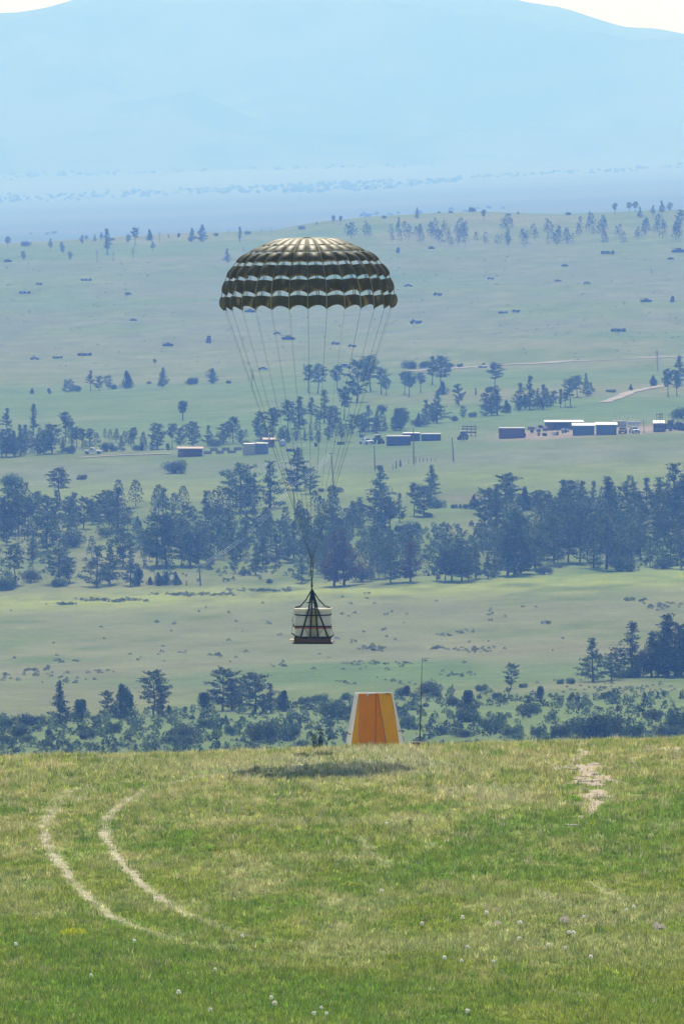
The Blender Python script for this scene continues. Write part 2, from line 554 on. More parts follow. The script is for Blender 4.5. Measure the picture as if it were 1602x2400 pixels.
# ------------------------------------------------------------------ trees
M_bark = mat('pine_bark', (0.075, 0.052, 0.038), rough=0.95, var=0.25, scale=30, bump=0.3)
M_greybark = mat('weathered_bark', (0.20, 0.18, 0.155), rough=0.95, var=0.25, scale=25)
M_needle = mat('pine_needles', (0.052, 0.098, 0.022), rough=0.6, var=0.0, island=0.85, objr=0.3, trans=0.32, hue=0.02)
M_juniper = mat('juniper_leaves', (0.050, 0.092, 0.023), rough=0.65, var=0.0, island=0.75, objr=0.3, trans=0.28, hue=0.02)
M_brown = mat('dying_needles', (0.115, 0.062, 0.036), rough=0.85, var=0.0, island=0.5, trans=0.25)
M_sage = mat('sagebrush_leaves', (0.095, 0.125, 0.070), rough=0.9, var=0.0, island=0.45, trans=0.25)
M_brush = mat('brush_leaves', (0.112, 0.168, 0.062), rough=0.85, var=0.0, island=0.5, trans=0.3)
M_farleaf = mat('far_tree_leaves', (0.028, 0.040, 0.02), rough=0.9, var=0.0, island=0.3, trans=0.15)

def tris_at(centres, size, r, elong=1.9, up=0.25):
    """one needle tuft triangle at each centre, random direction"""
    n = len(centres)
    a = r.normal(size=(n, 3))
    a[:, 2] = np.abs(a[:, 2]) * 0.8 + up
    a /= np.linalg.norm(a, axis=1)[:, None]
    b = r.normal(size=(n, 3))
    b -= a * (a * b).sum(1)[:, None]
    b /= np.linalg.norm(b, axis=1)[:, None]
    s = size * r.uniform(0.6, 1.4, n)[:, None]
    V = np.stack([centres - b * s * 0.55 - a * s * 0.4, centres + b * s * 0.55 - a * s * 0.4, centres + a * s * elong * 0.75], 1)
    return V.reshape(-1, 3)

def tri_idx(n):
    return np.arange(n * 3).reshape(n, 3)

def pine_parts(seed, t0, wmax, shape, gaps, dens=1.0, leaf=M_needle, bark=M_bark, spread=0.055, lean=0.02):
    """unit-height pine: (trunk mesh, crown mesh)"""
    r = np.random.default_rng(seed)
    tb = MB()
    px = np.cumsum(r.normal(0, lean * 0.35, 9))
    py = np.cumsum(r.normal(0, lean * 0.35, 9))
    px -= px[0]
    py -= py[0]
    hs = np.linspace(-0.02, 0.97, 9)
    tb.tube([(px[i], py[i], hs[i]) for i in range(9)], list(np.interp(hs, [0, 0.1, 0.97], [0.024, 0.017, 0.003])), 7)
    cs, sz = [], []
    nb = int(66 * dens)
    for i in range(nb):
        t = t0 + (1 - t0) * (i + r.uniform(0, 1)) / nb
        u = (t - t0) / (1 - t0)
        if shape == 'cone':
            L = wmax * (1 - u) ** 0.85 * (0.35 + 0.65 * min(1, u / 0.12 + 0.3))
        elif shape == 'round':
            L = wmax * math.sqrt(max(0.0, 1 - (2 * u - 0.95) ** 2 * 0.93))
        elif shape == 'flat':
            L = wmax * (0.45 + 0.55 * math.sin(math.pi * min(1, u * 0.9 + 0.12)))
        else:
            L = wmax * (1 - u * 0.75) * (0.55 + 0.45 * math.sin(math.pi * min(1.0, u * 1.15 + 0.2)))
        L *= r.uniform(0.45, 1.18)
        if r.uniform() < gaps:
            continue
        az = r.uniform(0, 2 * math.pi)
        rise = r.uniform(-0.12, 0.35) + 0.35 * u
        bx, by = np.interp(t, hs, px), np.interp(t, hs, py)
        p0 = np.array([bx, by, t])
        p1 = p0 + np.array([math.cos(az) * L, math.sin(az) * L, rise * L])
        tb.tube([p0, (p0 + p1) / 2 + np.array([0, 0, -0.006]), p1], [0.0055 * (1.2 - u), 0.0035, 0.0014], 3, caps=False)
        nclump = max(2, int(L / 0.03))
        for k in range(nclump):
            f = 0.38 + 0.66 * (k + r.uniform(0, 1)) / nclump
            c = p0 + (p1 - p0) * f + r.normal(0, 0.013, 3)
            m = int(r.integers(8, 13))
            cs.append(c + r.normal(0, 1, (m, 3)) * np.array([0.021, 0.021, 0.014]) * r.uniform(0.8, 1.4))
            sz.append(np.full(m, 0.019))
    top = np.array([px[-1], py[-1], 0.96])
    cs.append(top + r.normal(0, 1, (30, 3)) * np.array([0.018, 0.018, 0.03]))
    C = np.concatenate(cs)
    V = tris_at(C, 0.019, r)
    return tb.mesh('trunk', bark), npmesh('crown', V, tri_idx(len(C)), leaf)

def bush_parts(seed, shape, n=2600, leaf=M_juniper, size=0.032):
    """unit-height juniper or round bush, width about 1"""
    r = np.random.default_rng(seed)
    lobes = []
    if shape == 'cone':
        for k in range(16):
            t = r.uniform(0.05, 0.85)
            q = (1 - t) * 0.30 + 0.03
            a = r.uniform(0, 6.28)
            lobes.append((math.cos(a) * q * 0.7, math.sin(a) * q * 0.7, t, q * 0.62 + 0.02, q * 0.9 + 0.06))
    else:
        for k in range(20):
            a = r.uniform(0, 6.28)
            q = math.sqrt(r.uniform(0, 1)) * 0.40
            zt = 0.16 + 0.52 * r.uniform(0, 1) * (1 - q)
            lobes.append((math.cos(a) * q, math.sin(a) * q, zt, r.uniform(0.15, 0.24), r.uniform(0.18, 0.32)))
    cs = []
    per = n // len(lobes)
    for x, y, z, rr, rz in lobes:
        d = r.normal(size=(per, 3))
        d /= np.linalg.norm(d, axis=1)[:, None]
        d *= r.uniform(0.55, 1.08, per)[:, None]
        cs.append(np.array([x, y, z]) + d * np.array([rr, rr, rz]))
    C = np.concatenate(cs)
    C = C[C[:, 2] > 0.0]
    tb = MB()
    for k in range(4):
        a = r.uniform(0, 6.28)
        tb.tube([(0.02 * math.cos(a), 0.02 * math.sin(a), -0.03), (0.07 * math.cos(a), 0.07 * math.sin(a), 0.25), (0.14 * math.cos(a), 0.14 * math.sin(a), 0.6)], [0.028, 0.02, 0.006], 5)
    V = tris_at(C, size, r, elong=1.7, up=0.4)
    return tb.mesh('trunk', M_bark), npmesh('crown', V, tri_idx(len(C)), leaf)

def bare_parts(seed, leafy=0):
    r = np.random.default_rng(seed)
    tb, br = MB(), MB()
    tb.tube([(0, 0, -0.02), (0.01, 0, 0.3), (-0.008, 0.01, 0.65), (0.0, 0, 1.0)], [0.02, 0.015, 0.010, 0.002], 6)
    for i in range(34):
        t = r.uniform(0.28, 0.97)
        L = 0.22 * (1.15 - t) + 0.04
        a = r.uniform(0, 6.28)
        e = np.array([math.cos(a) * L, math.sin(a) * L, L * r.uniform(0.2, 1.1)])
        p = np.array([0, 0, t])
        br.tube([p, p + e * 0.5 + np.array([0, 0, -0.01]), p + e], [0.006, 0.004, 0.0012], 3)
        for j in range(3):
            f = r.uniform(0.4, 0.9)
            e2 = r.normal(0, 0.05, 3)
            br.tube([p + e * f, p + e * f + e2], [0.0028, 0.001], 3)
    return tb.mesh('trunk', M_greybark), br.mesh('branch_crown', M_greybark)

PINES = {
    'p': [pine_parts(s, t0, wm, sh, g) for s, t0, wm, sh, g in
          [(1, .07, .31, 'irr', .10), (2, .12, .34, 'irr', .14), (3, .06, .30, 'round', .12), (4, .16, .34, 'flat', .16), (5, .08, .28, 'irr', .08), (6, .10, .33, 'round', .14), (7, .05, .36, 'irr', .1)]],
    's': [pine_parts(s, t0, wm, sh, g, .8) for s, t0, wm, sh, g in [(11, .40, .25, 'round', .12), (12, .33, .28, 'irr', .15), (13, .46, .22, 'round', .12), (14, .38, .27, 'flat', .15)]],
    'c': [pine_parts(s, .05, wm, 'cone', g, 1.25) for s, wm, g in [(21, .33, .02), (22, .29, .05), (23, .36, .04)]],
    't': [pine_parts(s, .2, wm, 'cone', g, 1.0) for s, wm, g in [(31, .15, .1), (32, .17, .15)]],
    'b': [pine_parts(s, .10, wm, 'irr', g, 1.15, leaf=M_brown) for s, wm, g in [(41, .33, .08), (42, .30, .1)]],
}
BUSH = [bush_parts(s, 'round') for s in (51, 52, 53, 54)]
CONEB = [bush_parts(s, 'cone') for s in (61, 62, 63)]
BARE = [bare_parts(s) for s in (71, 72, 73)]

CROPS = {'A': (0, 460, .5115), 'B': (800, 460, .5115), 'C': (0, 1000, .5115), 'D': (800, 1050, .5115), 'E': (0, 1400, .5115), 'F': (800, 1400, .5115), 'G': (0, 950, .2551),
         'H': (0, 1200, .2551), 'I': (400, 1080, .2551), 'J': (780, 1080, .2551), 'K': (1180, 1080, .2691), 'L': (900, 780, .4477), 'M': (400, 800, .3827)}
TREES = {
 'A': "35,185,235,s 120,195,230,r 232,195,250,s 282,210,240,p 375,178,215,p 398,180,208,s 435,175,206,p 465,165,205,s 493,150,262,t 515,185,202,r 588,175,212,p 618,145,225,s 683,148,202,c "
      "732,160,212,d 772,172,190,p 820,165,187,c 880,145,207,c 925,130,207,c 990,160,182,r 1045,150,180,d 1097,140,207,t 1135,152,174,r 1200,142,174,d 1243,140,172,d 1380,125,152,r 1450,115,132,p "
      "1525,88,127,s 1560,90,127,s 700,205,252,s 610,225,295,d 1040,240,300,p 1115,225,252,d 445,240,297,d 520,245,297,d 110,250,290,p 320,255,290,p 290,225,260,p "
      "300,840,898,p 325,838,898,p 355,850,895,r 415,800,888,s 455,825,888,p 498,822,885,p 520,850,884,r 578,795,880,c 748,785,872,c 878,815,862,r 970,795,858,p 708,745,777,s 1155,790,875,d "
      "838,940,1027,s 225,875,905,c 148,875,905,c 685,840,860,r 1047,835,858,r",
 'B': "195,80,102,r 260,95,150,t 345,52,102,p 312,120,175,d 445,65,77,r 500,60,77,r 535,55,74,d 600,38,72,r 650,62,110,s 808,68,82,c 1037,65,87,r 1135,65,87,p 1250,32,84,s 1318,28,72,s 1345,25,72,s "
      "1365,48,98,p 1425,42,97,s 1465,22,97,s 1500,28,64,p 1545,62,130,p",
 'G': "65,30,270,s 310,-10,265,t 190,180,460,p 130,230,470,p 235,180,440,p 20,240,475,p 60,220,470,p 480,180,440,p 400,260,450,p 345,270,455,p 605,65,330,s 660,150,380,s 710,200,385,s 760,220,400,s "
      "825,215,390,s 580,290,440,p 640,330,440,r 985,305,425,r 1055,360,420,r 1115,280,420,p 1235,205,370,s 1260,340,415,r 1310,330,415,c 1400,290,410,p 1450,170,400,p 1540,340,410,c "
      "100,560,765,r 240,690,735,r 555,580,880,s 750,610,682,r 105,770,1180,p 170,800,1170,p 265,850,1170,s 345,795,1060,s 440,840,1180,p 520,780,1070,p 630,840,1100,s 680,800,1090,p 770,850,1130,p "
      "850,860,1090,p 920,820,1060,p 990,790,1040,p 1085,760,1140,w 1040,800,1050,p 1505,765,1040,s 1270,1010,1080,c 1290,1060,1112,c 1230,1030,1180,d 35,860,1190,p",
 'C': "800,125,213,r",
 'H': "150,300,660,s 100,580,710,r 550,330,650,w 540,560,685,r 890,320,680,w 1200,340,675,p 1275,490,675,c 1375,590,670,c 1450,545,675,c 1520,540,670,c 680,130,320,r 980,110,230,r 1130,150,500,p "
      "440,0,360,p 300,240,460,p 20,540,720,r 1440,30,490,p 1520,20,480,p 280,480,640,r 640,420,640,p 230,60,250,p 1010,300,660,p 60,60,300,p",
 'I': "320,275,560,p 430,340,530,r 650,25,460,w 910,10,430,w 1160,-120,260,w 1280,70,300,p 130,410,650,p 20,400,650,p 1190,440,510,r 1380,230,285,r 1450,230,287,c 1540,215,290,r 1370,310,377,c "
      "760,400,650,p 590,850,1030,p 680,970,1055,r 780,760,1045,p 910,1060,1125,r 1200,880,1120,p 1500,680,1150,b 1230,440,640,p 520,490,750,p 250,760,970,p 180,620,960,p 350,800,980,p 960,700,960,p "
      "1080,700,930,p 850,680,980,p 100,680,960,p 640,650,900,p 1130,560,900,p 1000,550,800,p 1380,500,800,p 1500,430,700,p 40,1010,1140,c 90,1090,1137,c 430,560,860,p 700,480,760,p 560,640,880,p "
      "310,560,860,p 870,520,720,p 1300,700,960,p 1420,760,1060,p",
 'J': "435,40,350,w 250,340,600,p 180,370,560,p 470,330,640,p 520,330,630,s 610,300,560,p 740,210,500,s 830,230,510,p 900,40,330,c 960,300,430,r 380,270,600,p 740,500,660,r 620,550,650,r 880,450,520,r "
      "1110,375,435,r 1165,390,437,c 1220,375,440,r 1300,305,440,c 1390,270,590,p 1500,220,600,p 1450,260,560,p 100,650,1140,b 460,680,840,r 310,720,790,r 530,830,1120,p 710,760,1110,b 1180,740,1100,p "
      "1310,750,1080,p 1030,800,1100,p 1400,690,820,r 1090,780,1100,p 1480,900,1070,p 950,880,1100,p 10,430,620,p 60,530,700,p 260,900,1110,r 860,820,900,r 1420,840,1080,p 1240,860,1095,p 120,560,760,p",
 'K': "20,120,430,p 170,210,430,c 90,450,990,p 110,500,900,p 260,270,430,p 330,260,480,p 520,165,500,p 580,175,490,s 400,270,500,p 680,180,450,s 780,180,470,p 910,140,520,w 1070,190,450,p 1130,190,470,p "
      "1240,150,480,p 1350,150,490,p 1490,35,560,w 1560,120,560,p 440,480,900,p 560,480,880,p 660,520,890,s 780,540,930,p 890,480,945,s 1010,620,880,r 1070,760,960,r 1270,660,920,p 1140,500,680,r 1220,470,650,p "
      "350,880,990,r 270,600,940,p 180,520,800,p 1380,780,940,r 1450,650,900,p 1540,650,940,p 960,790,920,r 330,560,860,p 720,380,700,p 620,360,640,p 840,400,700,p 470,330,640,p 1010,420,640,p 1100,600,800,p "
      "1330,480,720,p 1400,420,700,p 1540,440,720,p 1190,620,860,p 150,640,980,p 30,560,1000,p 940,560,860,p",
 'L': "135,120,190,r 210,128,185,r 250,125,270,s 295,125,300,s 335,140,182,r 395,148,180,r 105,205,320,s 128,205,335,s 190,210,310,s 575,158,290,s 390,268,380,p 478,288,332,t 275,310,470,p 218,350,460,p "
      "310,250,322,c 85,395,510,p 60,400,510,p 185,420,490,r 255,390,470,p 365,420,462,r 410,385,450,p 460,400,442,r 560,285,430,p 590,300,430,p 530,340,435,p 640,345,420,c 705,330,410,p 712,265,400,p 760,225,400,p "
      "830,270,400,p 850,290,390,p 885,305,382,p 920,295,390,t 945,310,385,s 975,240,385,s 1010,225,335,s 1055,215,330,p 1080,260,325,p 1195,285,312,r 1172,288,310,r 1287,265,300,c 1405,218,278,c 1485,190,335,s "
      "1530,200,330,s 1540,120,265,p 1555,360,450,r 1428,85,200,d 520,152,168,r 800,290,395,p 735,320,402,p",
 'M': "845,145,315,s 900,142,320,s 1020,150,300,s 1140,125,370,p 1225,90,305,s 1285,165,320,s 1320,230,330,s 1290,365,430,r 715,365,560,s 785,340,530,p 860,345,505,s 940,300,500,p 1060,280,480,s 630,410,600,s "
      "550,435,600,p 990,410,550,p 1210,395,550,p 1110,450,560,p 1260,430,560,p 1160,450,570,p 1310,470,550,p 1375,420,540,p 1410,410,530,p 1520,435,515,c 135,490,640,p 230,515,640,p 320,505,630,p 383,465,620,s "
      "60,530,650,p 10,505,655,s 430,545,630,p 275,580,645,r 465,590,640,r 75,365,485,s 125,200,262,r 258,165,260,p 218,180,250,d 355,230,258,r 900,540,620,p 960,520,600,p 1040,490,590,p 720,540,620,p 820,540,610,p "
      "600,520,610,p 680,540,620,p 1170,560,590,r 770,550,618,p 860,550,615,p",
 'E': "120,500,590,r 30,520,600,r 170,515,590,r 95,550,640,r 130,610,665,r 280,385,580,c 370,450,570,c 435,530,566,r 495,430,552,p 565,390,552,c 705,340,540,p 735,500,537,r 775,490,532,c 850,495,527,c 935,420,527,c "
      "1020,330,520,w 1060,370,518,p 1110,370,512,w 1170,350,530,w 1240,400,532,p 1300,420,522,c 1385,435,492,r 1460,420,487,r 1520,435,560,r 520,540,620,r 935,530,597,r 840,550,650,r 850,610,687,r 1190,520,660,r "
      "1330,550,640,r 1060,560,630,r 400,580,650,r 290,590,692,d 600,640,692,d 15,610,670,r 1560,440,560,r",
 'F': "270,390,452,r 300,395,452,c 400,355,447,r 640,380,430,r 510,430,500,r 580,410,520,c 590,480,570,r 710,420,467,r 775,305,417,p 830,380,414,r 910,395,477,c 860,455,540,r 1150,190,385,w 1050,350,397,r "
      "1000,360,397,r 1235,260,377,w 1330,115,362,w 1490,80,362,w 1555,160,357,w 1420,160,362,w 1200,470,640,r 1110,490,640,r 690,515,612,r 1430,480,560,r 1550,470,600,r 1330,540,640,r 1260,560,645,r 385,470,502,r "
      "1385,430,477,c 1480,560,640,r 1000,560,640,r 780,560,640,r 460,560,630,r 300,520,600,r 1545,560,640,r 560,580,640,r 900,570,640,r 20,420,470,r 1285,300,370,r 1380,250,365,w 1450,200,362,w 1530,120,360,w 1590,150,358,w 1340,300,365,r 1470,310,362,r 1540,300,360,r",
}
TYPE_TXT = {'w': ('pine_tree', 'broad heavy pine', 'pine tree'), 'p': ('pine_tree', 'full crowned pine', 'pine tree'), 's': ('pine_tree', 'bare trunked pine', 'pine tree'), 'c': ('juniper_tree', 'cone shaped evergreen', 'juniper'),
            't': ('pine_tree', 'thin narrow tall pine', 'pine tree'), 'b': ('pine_tree', 'dying reddish brown pine', 'pine tree'), 'r': ('juniper_bush', 'rounded juniper bush', 'bush'),
            'd': ('bare_tree', 'bare leafless grey tree', 'dead tree')}
LM = {'belt': [(60, 'left of the small white car'), (218, 'below the small white car'), (395, 'below the lone round juniper'), (470, 'near the lower utility pole'), (585, 'below the beige container'), (690, 'by the middle utility pole'),
               (790, 'below the upper utility pole'), (870, 'below the dark tractor'), (970, 'below the fence posts'), (1060, 'below the right bare pole'), (1200, 'below the maroon container'), (1310, 'below the junk heap'),
               (1390, 'below the white roofed containers'), (1480, 'below the white pickup'), (1560, 'below the lookout hut')],
      'draw': [(60, 'beyond the outer wheel rut'), (270, 'beyond the inner wheel rut'), (500, 'short of the crest weed'), (730, 'behind the crest weed'), (870, 'behind the orange marker'), (985, 'behind the thin mast'),
               (1130, 'just past the thin mast'), (1370, 'behind the bare earth patch'), (1540, 'past the bare earth patch')],
      'yard': [(60, 'left of the small white car'), (218, 'behind the small white car'), (330, 'by the pale dirt track'), (445, 'behind the rusty shed'), (520, 'behind the timber stacks'), (600, 'behind the two containers'), (670, 'behind the white tank'),
               (740, 'behind the dark bin'), (800, 'behind the dark trailer'), (880, 'behind the dark tractor'), (960, 'behind the dark containers'), (1090, 'behind the rusty frame'), (1200, 'behind the maroon container'),
               (1320, 'behind the brown shed'), (1450, 'behind the railed platform'), (1570, 'behind the lookout hut')],
      'slope': [(200, 'below the block rows'), (400, 'below the tank hulk'), (620, 'by the pale car wreck'), (800, 'by the wide car wreck'), (960, 'at the start of the dirt road'), (1130, 'under the middle of the dirt road'),
                (1300, 'under the long dirt road'), (1500, 'by the dirt track')],
      'ridge': [(60, 'above the lowest block row'), (200, 'above the long block row'), (400, 'above the lone tank hulk'), (600, 'above the paired hulks'), (800, 'just past the bare trees'), (950, 'above the tall crate stack'),
                (1100, 'above the derelict truck'), (1300, 'above the small tank hulks'), (1430, 'above the broad block row'), (1560, 'above the white target board')]}
def zone(X, Y):
    Yt = Y + (X - 801) * 0.037
    if 1072 < Yt < 1118:
        return 'standing alone in the field below the rusty shed' if X < 500 else 'in the open field below the container yard'
    k, txt = ('draw', 'in the brushy draw') if Yt > 1440 else ('belt', 'in the wooded belt') if Yt > 1100 else ('yard', 'in the tree line') if Yt > 940 else ('slope', 'on the lower slope') if Yt > 800 else ('ridge', 'on the far ridge')
    return txt + ' ' + min(LM[k], key=lambda q: abs(q[0] - X))[1]

tree_r = np.random.default_rng(99)
cnt = {}
def place_tree(X, yt, yb, ty):
    p = hit(X, yb)
    s = F / p[1]
    h = (yb - yt) / s
    h = min(max(h, 0.9), 24)
    nm, tx, cat = TYPE_TXT[ty]
    zn = zone(X, yb)
    if ty in PINES or ty == 'w':
        tr, cr = PINES['p' if ty == 'w' else ty][int(tree_r.integers(len(PINES['p' if ty == 'w' else ty])))]
        wd = h * (tree_r.uniform(1.35, 1.65) if ty == 'w' else tree_r.uniform(0.95, 1.4))
        if h < 6 and ty == 'c':
            tr, cr = CONEB[int(tree_r.integers(3))]
    elif ty == 'd':
        tr, cr = BARE[int(tree_r.integers(3))]
        wd = h
    else:
        tr, cr = BUSH[int(tree_r.integers(4))]
        wd = h * tree_r.uniform(1.0, 1.5)
    big = {'r': (1.8, 3.2), 'c': (3, 6)}.get(ty, (6, 9.5))
    lab = ('small ' if h < big[0] else 'medium ' if h < big[1] else 'tall ') + tx + ' ' + zn
    g = lab
    t = thing(nm, lab, cat, (p[0], p[1], p[2] - 0.06), tree_r.uniform(0, 6.28), g, (wd, wd, h))
    ob('trunk', tr, t)
    ob('crown' if ty != 'd' else 'branches', cr, t)
    cnt[nm] = cnt.get(nm, 0) + 1
for cn, txt in TREES.items():
    x0, y0, sc = CROPS[cn]
    for e in txt.split():
        X, a, b, ty = e.split(',')
        place_tree(x0 + float(X) * sc, y0 + float(a) * sc, y0 + float(b) * sc, ty)

# crowd of trees that fill the belts (past the first few hundred): one mass each
def low_tree(r, n=46, kind='p'):
    zz = r.uniform(0.16, 1.0, n)
    wv = (0.33 * (1.08 - zz) ** 0.6) if kind == 'p' else 0.45 * np.sqrt(np.clip(1 - (2 * zz - 1) ** 2, 0, 1))
    a = r.uniform(0, 6.28, n)
    q = np.sqrt(r.uniform(0.1, 1, n))
    return np.stack([np.cos(a) * wv * q, np.sin(a) * wv * q, zz], -1)

def tree_mass(name, label, cat, spots, leaf, seed, n=46, size=0.07, kind='p'):
    r = np.random.default_rng(seed)
    Vs = []
    for (x, y, z, h, wd) in spots:
        C = low_tree(r, n, kind)
        V = tris_at(C, size, r)
        V = V * np.array([wd, wd, h]) + np.array([x, y, z])
        Vs.append(V)
        if kind == 'p':
            q = 0.014 * h
            Vs.append(np.array([[x - q, y, z - .2], [x + q, y, z - .2], [x, y, z + h * 0.8]]))
    V = np.concatenate(Vs)
    return ob(name, npmesh(name, V, tri_idx(len(V) // 3), leaf), label=label, category=cat, kind='stuff')

def scatter_px(poly_rows, n, hpx, r, far=False):
    """random spots between two rows; poly_rows: list of (x, ytop, ybottom)"""
    xs = np.array([p[0] for p in poly_rows], float)
    t0 = np.array([p[1] for p in poly_rows], float)
    t1 = np.array([p[2] for p in poly_rows], float)
    out = []
    for i in range(n):
        X = r.uniform(xs[0], xs[-1])
        Y = r.uniform(np.interp(X, xs, t0), np.interp(X, xs, t1))
        p = hit(X, Y, far=far)
        h = r.uniform(*hpx) * p[1] / F
        out.append((p[0], p[1], p[2], h, h * r.uniform(0.9, 1.3)))
    return out

mr_ = np.random.default_rng(5)
spots = []
for x0, x1, ya, yb, n in [(980, 1050, 545, 558, 9), (1050, 1100, 540, 552, 7), (1025, 1090, 560, 578, 9), (1115, 1200, 565, 580, 9), (1165, 1220, 525, 540, 5), (1222, 1265, 545, 580, 6), (1280, 1320, 540, 577, 10),
                          (1310, 1345, 568, 577, 5), (1350, 1420, 530, 557, 12), (1410, 1460, 550, 576, 7), (1480, 1535, 545, 562, 7), (1535, 1602, 535, 562, 10), (810, 880, 548, 562, 6), (915, 990, 545, 577, 9)]:
    spots += scatter_px([(x0, ya, yb), (x1, ya, yb)], n, (16, 40), mr_)
tree_mass('hillside_woods', 'scattered small pines massed in patches across the far ridge slope', 'woods', spots, M_farleaf, 301, n=90, size=0.055)
spots = scatter_px([(-60, 1205, 1325), (330, 1185, 1315), (430, 1190, 1320), (700, 1190, 1330), (880, 1190, 1345)], 70, (40, 80), mr_)
spots += scatter_px([(320, 1255, 1335), (440, 1260, 1325), (560, 1255, 1340), (690, 1250, 1345), (860, 1240, 1350)], 55, (35, 75), mr_)
spots += scatter_px([(860, 1300, 1358), (1000, 1290, 1350), (1250, 1270, 1335)], 48, (40, 80), mr_)
spots += scatter_px([(1190, 1190, 1330), (1660, 1180, 1310)], 95, (45, 85), mr_)
spots += scatter_px([(-60, 1040, 1066), (250, 1030, 1058), (560, 1030, 1046), (900, 1000, 1028)], 60, (22, 45), mr_)
tree_mass('belt_undergrowth', 'dense mass of smaller pines filling the wooded belt', 'woods', spots, M_needle, 303, n=380, size=0.034)

# far plain: tree lines several kilometres off
spots = scatter_px([(-80, 462, 478), (200, 452, 470), (500, 442, 456), (760, 430, 450), (900, 424, 444), (1080, 418, 428)], 620, (9, 20), mr_, True)
spots += scatter_px([(620, 440, 458), (900, 425, 446)], 130, (10, 22), mr_, True)
spots += scatter_px([(1100, 414, 420), (1290, 404, 412), (1450, 396, 405), (1680, 380, 390)], 190, (7, 15), mr_, True)
spots += scatter_px([(-80, 412, 428), (250, 398, 412), (620, 388, 396)], 300, (8, 16), mr_, True)
spots += scatter_px([(640, 392, 400), (1040, 384, 392)], 90, (7, 15), mr_, True)
spots += scatter_px([(830, 505, 520), (1180, 484, 496)], 30, (10, 24), mr_, True)
spots += scatter_px([(60, 545, 552), (140, 545, 552)], 9, (10, 18), mr_, True)
tree_mass('distant_tree_line', 'pale hazy tree lines crossing the far plain', 'tree line', [(a, b, c, h * 0.40, w_ * 1.2) for a, b, c, h, w_ in spots[::2]], M_farleaf, 305, n=30, size=0.2)

# sagebrush and low brush
def brush_mass(name, label, cat, spots, leaf, seed, n=34, size=0.16):
    r = np.random.default_rng(seed)
    Vs = []
    for (x, y, z, h, wd) in spots:
        d = r.normal(size=(n, 3))
        d /= np.linalg.norm(d, axis=1)[:, None]
        d[:, 2] = np.abs(d[:, 2])
        V = tris_at(d * np.array([0.42, 0.42, 0.75]) * r.uniform(0.6, 1, n)[:, None], size, r, 1.5, 0.5)
        Vs.append(V * np.array([wd, wd, h]) + np.array([x, y, z]))
    V = np.concatenate(Vs)
    return ob(name, npmesh(name, V, tri_idx(len(V) // 3), leaf), label=label, category=cat, kind='stuff')

spots = scatter_px([(-60, 1690, 1790), (300, 1675, 1780), (700, 1655, 1770), (1000, 1625, 1760), (1660, 1635, 1750)], 2200, (6, 28), mr_)
spots += scatter_px([(880, 1250, 1310), (980, 1235, 1300), (1180, 1225, 1290)], 420, (7, 16), mr_)
belt = scatter_px([(-60, 1225, 1372), (330, 1220, 1368), (700, 1230, 1365), (1000, 1225, 1350), (1300, 1225, 1335), (1660, 1225, 1320)], 620, (6, 20), mr_)
brush_mass('belt_scrub', 'low blue green scrub filling the slope under the wooded belt', 'scrub', belt[::2], M_brush, 404, n=40)
brush_mass('belt_dark_scrub', 'dark low scrub between the trunks of the wooded belt', 'scrub', belt[1::2], M_juniper, 405, n=50, size=0.13)  # dark leaf colour shared with the junipers
brush_mass('low_brush', 'green low brush covering the draw behind the near meadow', 'brush', spots[::2], M_brush, 401)
brush_mass('dark_scrub', 'dark evergreen scrub mixed through the draw behind the near meadow', 'scrub', [(x, y, z, h * 1.2, w_ * 1.2) for x, y, z, h, w_ in spots[1::5]], M_juniper, 402, n=60, size=0.13)
spots = []
for X, Y, sx_, sy_, n in [(85, 1572, 45, 10, 26), (20, 1590, 40, 8, 14), (170, 1598, 50, 6, 16), (512, 1535, 20, 4, 9), (150, 1550, 30, 4, 7), (240, 1573, 40, 5, 8), (880, 1522, 35, 5, 22), (1020, 1520, 25, 4, 12), (1110, 1525, 45, 6, 24),
                          (1090, 1480, 18, 5, 8), (1040, 1490, 14, 3, 7), (1280, 1462, 14, 4, 7), (870, 1555, 40, 6, 16), (1060, 1582, 40, 6, 20), (960, 1555, 30, 8, 10), (1490, 1408, 30, 4, 12), (1550, 1420, 40, 10, 24),
                          (1440, 1620, 130, 18, 90), (660, 1560, 20, 5, 6), (810, 1600, 20, 4, 7), (800, 1440, 500, 50, 22), (800, 1500, 900, 80, 90), (1150, 1440, 10, 4, 4), (930, 1600, 30, 8, 12),
                          (620, 1385, 60, 2, 40), (450, 1395, 80, 3, 55), (260, 1408, 60, 3, 45), (160, 1417, 30, 2, 22)]:
    for i in range(n):
        p = hit(X + mr_.normal(0, sx_ * 0.6), Y + mr_.normal(0, sy_ * 0.6) - (0 if n < 200 else 0))
        h = mr_.uniform(5, 10) * p[1] / F
        spots.append((p[0], p[1], p[2], h, h * mr_.uniform(1.2, 2.2)))
for i in range(900):
    p = hit(mr_.uniform(-40, 1640), mr_.uniform(600, 860))
    h = mr_.uniform(1.6, 3.6) * p[1] / F
    spots.append((p[0], p[1], p[2], h, h * mr_.uniform(1.5, 4)))
brush_mass('sagebrush', 'grey green sagebrush dotted over the pale grass slopes', 'sagebrush', spots, M_sage, 403, n=30)

